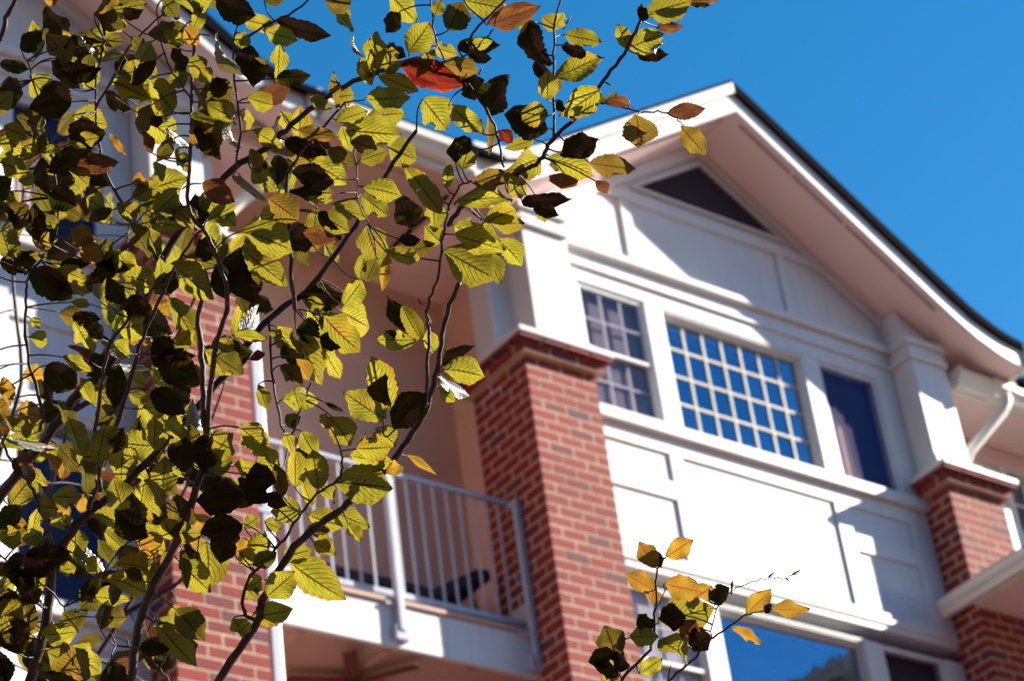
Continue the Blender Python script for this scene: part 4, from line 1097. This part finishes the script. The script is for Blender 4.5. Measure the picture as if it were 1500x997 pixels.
# further leaves in the thick of the crown
rf = random.Random(33)
GAPS = [(170, 235, 38, 55), (250, 235, 26, 48), (15, 470, 28, 75), (50, 440, 24, 22), (80, 520, 36, 40), (185, 900, 30, 80), (110, 900, 22, 60), (330, 890, 60, 110), (300, 960, 60, 40),
        (390, 560, 22, 90), (330, 470, 24, 30), (355, 610, 26, 50), (175, 800, 18, 30), (90, 930, 14, 40), (260, 20, 60, 20), (60, 30, 50, 25), (110, 400, 30, 14), (335, 260, 26, 20), (430, 700, 30, 60)]
def inside(x, y):
    if x > 470 and y > 300: return False
    if y < 60 and x > 330: return False
    if y > 560 and x > 440 - (y - 560) * 0.35: return False
    return x < 480 + 0.3 * y if y < 300 else True
def filler(tree, n, size, kinds, maxd=70, gapp=0.9):
    out = []; tries = 0
    while len(out) < n and tries < 20000:
        tries += 1
        x = rf.uniform(-25, 560) ** 1.0; y = rf.uniform(-20, 1010)
        if not inside(x, y): continue
        if x > 300 and rf.random() < 0.45: continue
        if any(((x - a) / c) ** 2 + ((y - b) / d_) ** 2 < 1 for a, b, c, d_ in GAPS) and rf.random() < gapp: continue
        nb, bd = tree.nearest(x, y)
        if bd > maxd: continue
        ang = math.atan2(y - nb[1][1], x - nb[1][0]) + rf.uniform(-0.7, 0.7) if bd > 6 else rf.uniform(0, 6.28)
        ln = size * rf.uniform(0.65, 1.15); w = ln * rf.uniform(0.38, 0.68)
        ang = ang * 0.8 + 0.2 * 1.3
        out.append((x, y, x + math.cos(ang) * ln, y + math.sin(ang) * ln, w, rf.choice(kinds)))
    return out
# leaves of the low right twig belong to the sapling
fill = filler(t1, 235, 58, 'gggggggggggggmddddddddddddbmw', 85, 0.9)
add_leaves(t1, LEAVES + fill, 300)

t2 = Tree('second beech tree farther back, seen blurred through the first one at the left edge', (1.6, 3.9, GZ))
t2.tubeobj([Vector((1.6, 3.9, GZ)), Vector((1.61, 3.9, -0.6)), Vector((1.63, 3.88, 0.5))], [0.04, 0.03, 0.008], 'trunk', 12)
for px in ([(-60, 1050, 4.9), (20, 900, 4.9), (60, 760, 4.9), (110, 600, 4.8), (170, 480, 4.8), (190, 330, 4.8)], [(60, 1080, 4.7), (180, 900, 4.8), (260, 740, 4.9), (330, 560, 4.9)],
           [(-30, 900, 4.8), (-10, 700, 4.8), (30, 560, 4.8), (20, 400, 4.9), (40, 250, 4.9)], [(110, 600, 4.8), (240, 520, 4.8), (300, 400, 4.8)], [(260, 740, 4.9), (240, 660, 4.9), (250, 600, 4.9)],
           [(180, 900, 4.8), (250, 860, 4.8), (300, 820, 4.8)]):
    t2.branch(px, .006, .002, world_tail=[(1.63, 3.88, 0.45)] if px[0][1] > 1000 else None)
fill2 = filler(t2, 120, 50, 'gggodddb', 85, 0.93)
add_leaves(t2, fill2, 300, dj=0.25, twig_r=0.0012)

t3 = Tree('small amber and green beech sprig reaching up at the bottom right of the brick pier', (2.05, 2.0, GZ))
t3.tubeobj([Vector((2.05, 2.0, GZ)), Vector((2.05, 2.01, -0.5)), Vector((2.0, 2.04, 0.6))], [0.02, 0.015, 0.006], 'trunk', 10)
T3 = [(2.0, 2.04, 0.55)]
t3.branch([(895, 1040, 3.1), (911, 995, 3.1), (952, 950, 3.1), (959, 896, 3.1), (963, 834, 3.09), (973, 817, 3.09)], .0024, .0009, world_tail=T3)
t3.branch([(950, 1040, 3.1), (978, 997, 3.1), (1017, 964, 3.1), (1044, 933, 3.1), (1092, 901, 3.1), (1122, 890, 3.1), (1132, 887, 3.1)], .0020, .0008, world_tail=T3)
t3.branch([(1040, 936, 3.1), (1050, 890, 3.1), (1072, 864, 3.1), (1092, 855, 3.1), (1125, 845, 3.1), (1150, 846, 3.1), (1172, 836, 3.1)], .0009, .0005)
t3.branch([(911, 995, 3.1), (905, 970, 3.09), (903, 945, 3.09)], .0010, .0007)
t3.branch([(959, 896, 3.1), (975, 865, 3.09)], .0008, .0006)
for q in [(1125, 845, 11, -9), (1160, 841, 14, -8), (1072, 864, 2, -18), (1151, 846, 6, 5), (1072, 870, -1, -22), (978, 995, 5, -24)]: bud(*q, tree=t3)
SPRIG = crop(700, 657, """o 765,510,692,400,78; d 790,508,762,430,40; o 808,465,918,385,78; o 760,605,636,545,92; o 760,600,745,668,60; o 800,580,958,605,104; g 775,745,1005,665,138;
d 892,715,775,715,112; o 945,640,1000,585,82; d 995,650,1092,600,78; g 650,810,775,800,82; g 775,810,912,905,112; g 695,965,792,895,72; d 750,795,688,705,72; d 600,890,545,760,112;
d 600,885,472,905,82; d 605,955,620,865,95; g 540,950,582,900,32; g 530,1000,605,960,60; d 925,770,992,865,90; b 960,780,1000,840,40; o 870,560,960,625,40; d 600,930,560,960,60""")
SPRIG += [(1094, 898, 1128, 861, 29, 'o'), (1121, 896, 1133, 885, 12, 'd'), (1130, 892, 1182, 889, 25, 'o'), (1072, 918, 1111, 938, 17, 'o'), (905, 990, 870, 965, 20, 'd'), (1000, 935, 1018, 905, 26, 'b')]
add_leaves(t3, SPRIG, 300, dj=0.02)
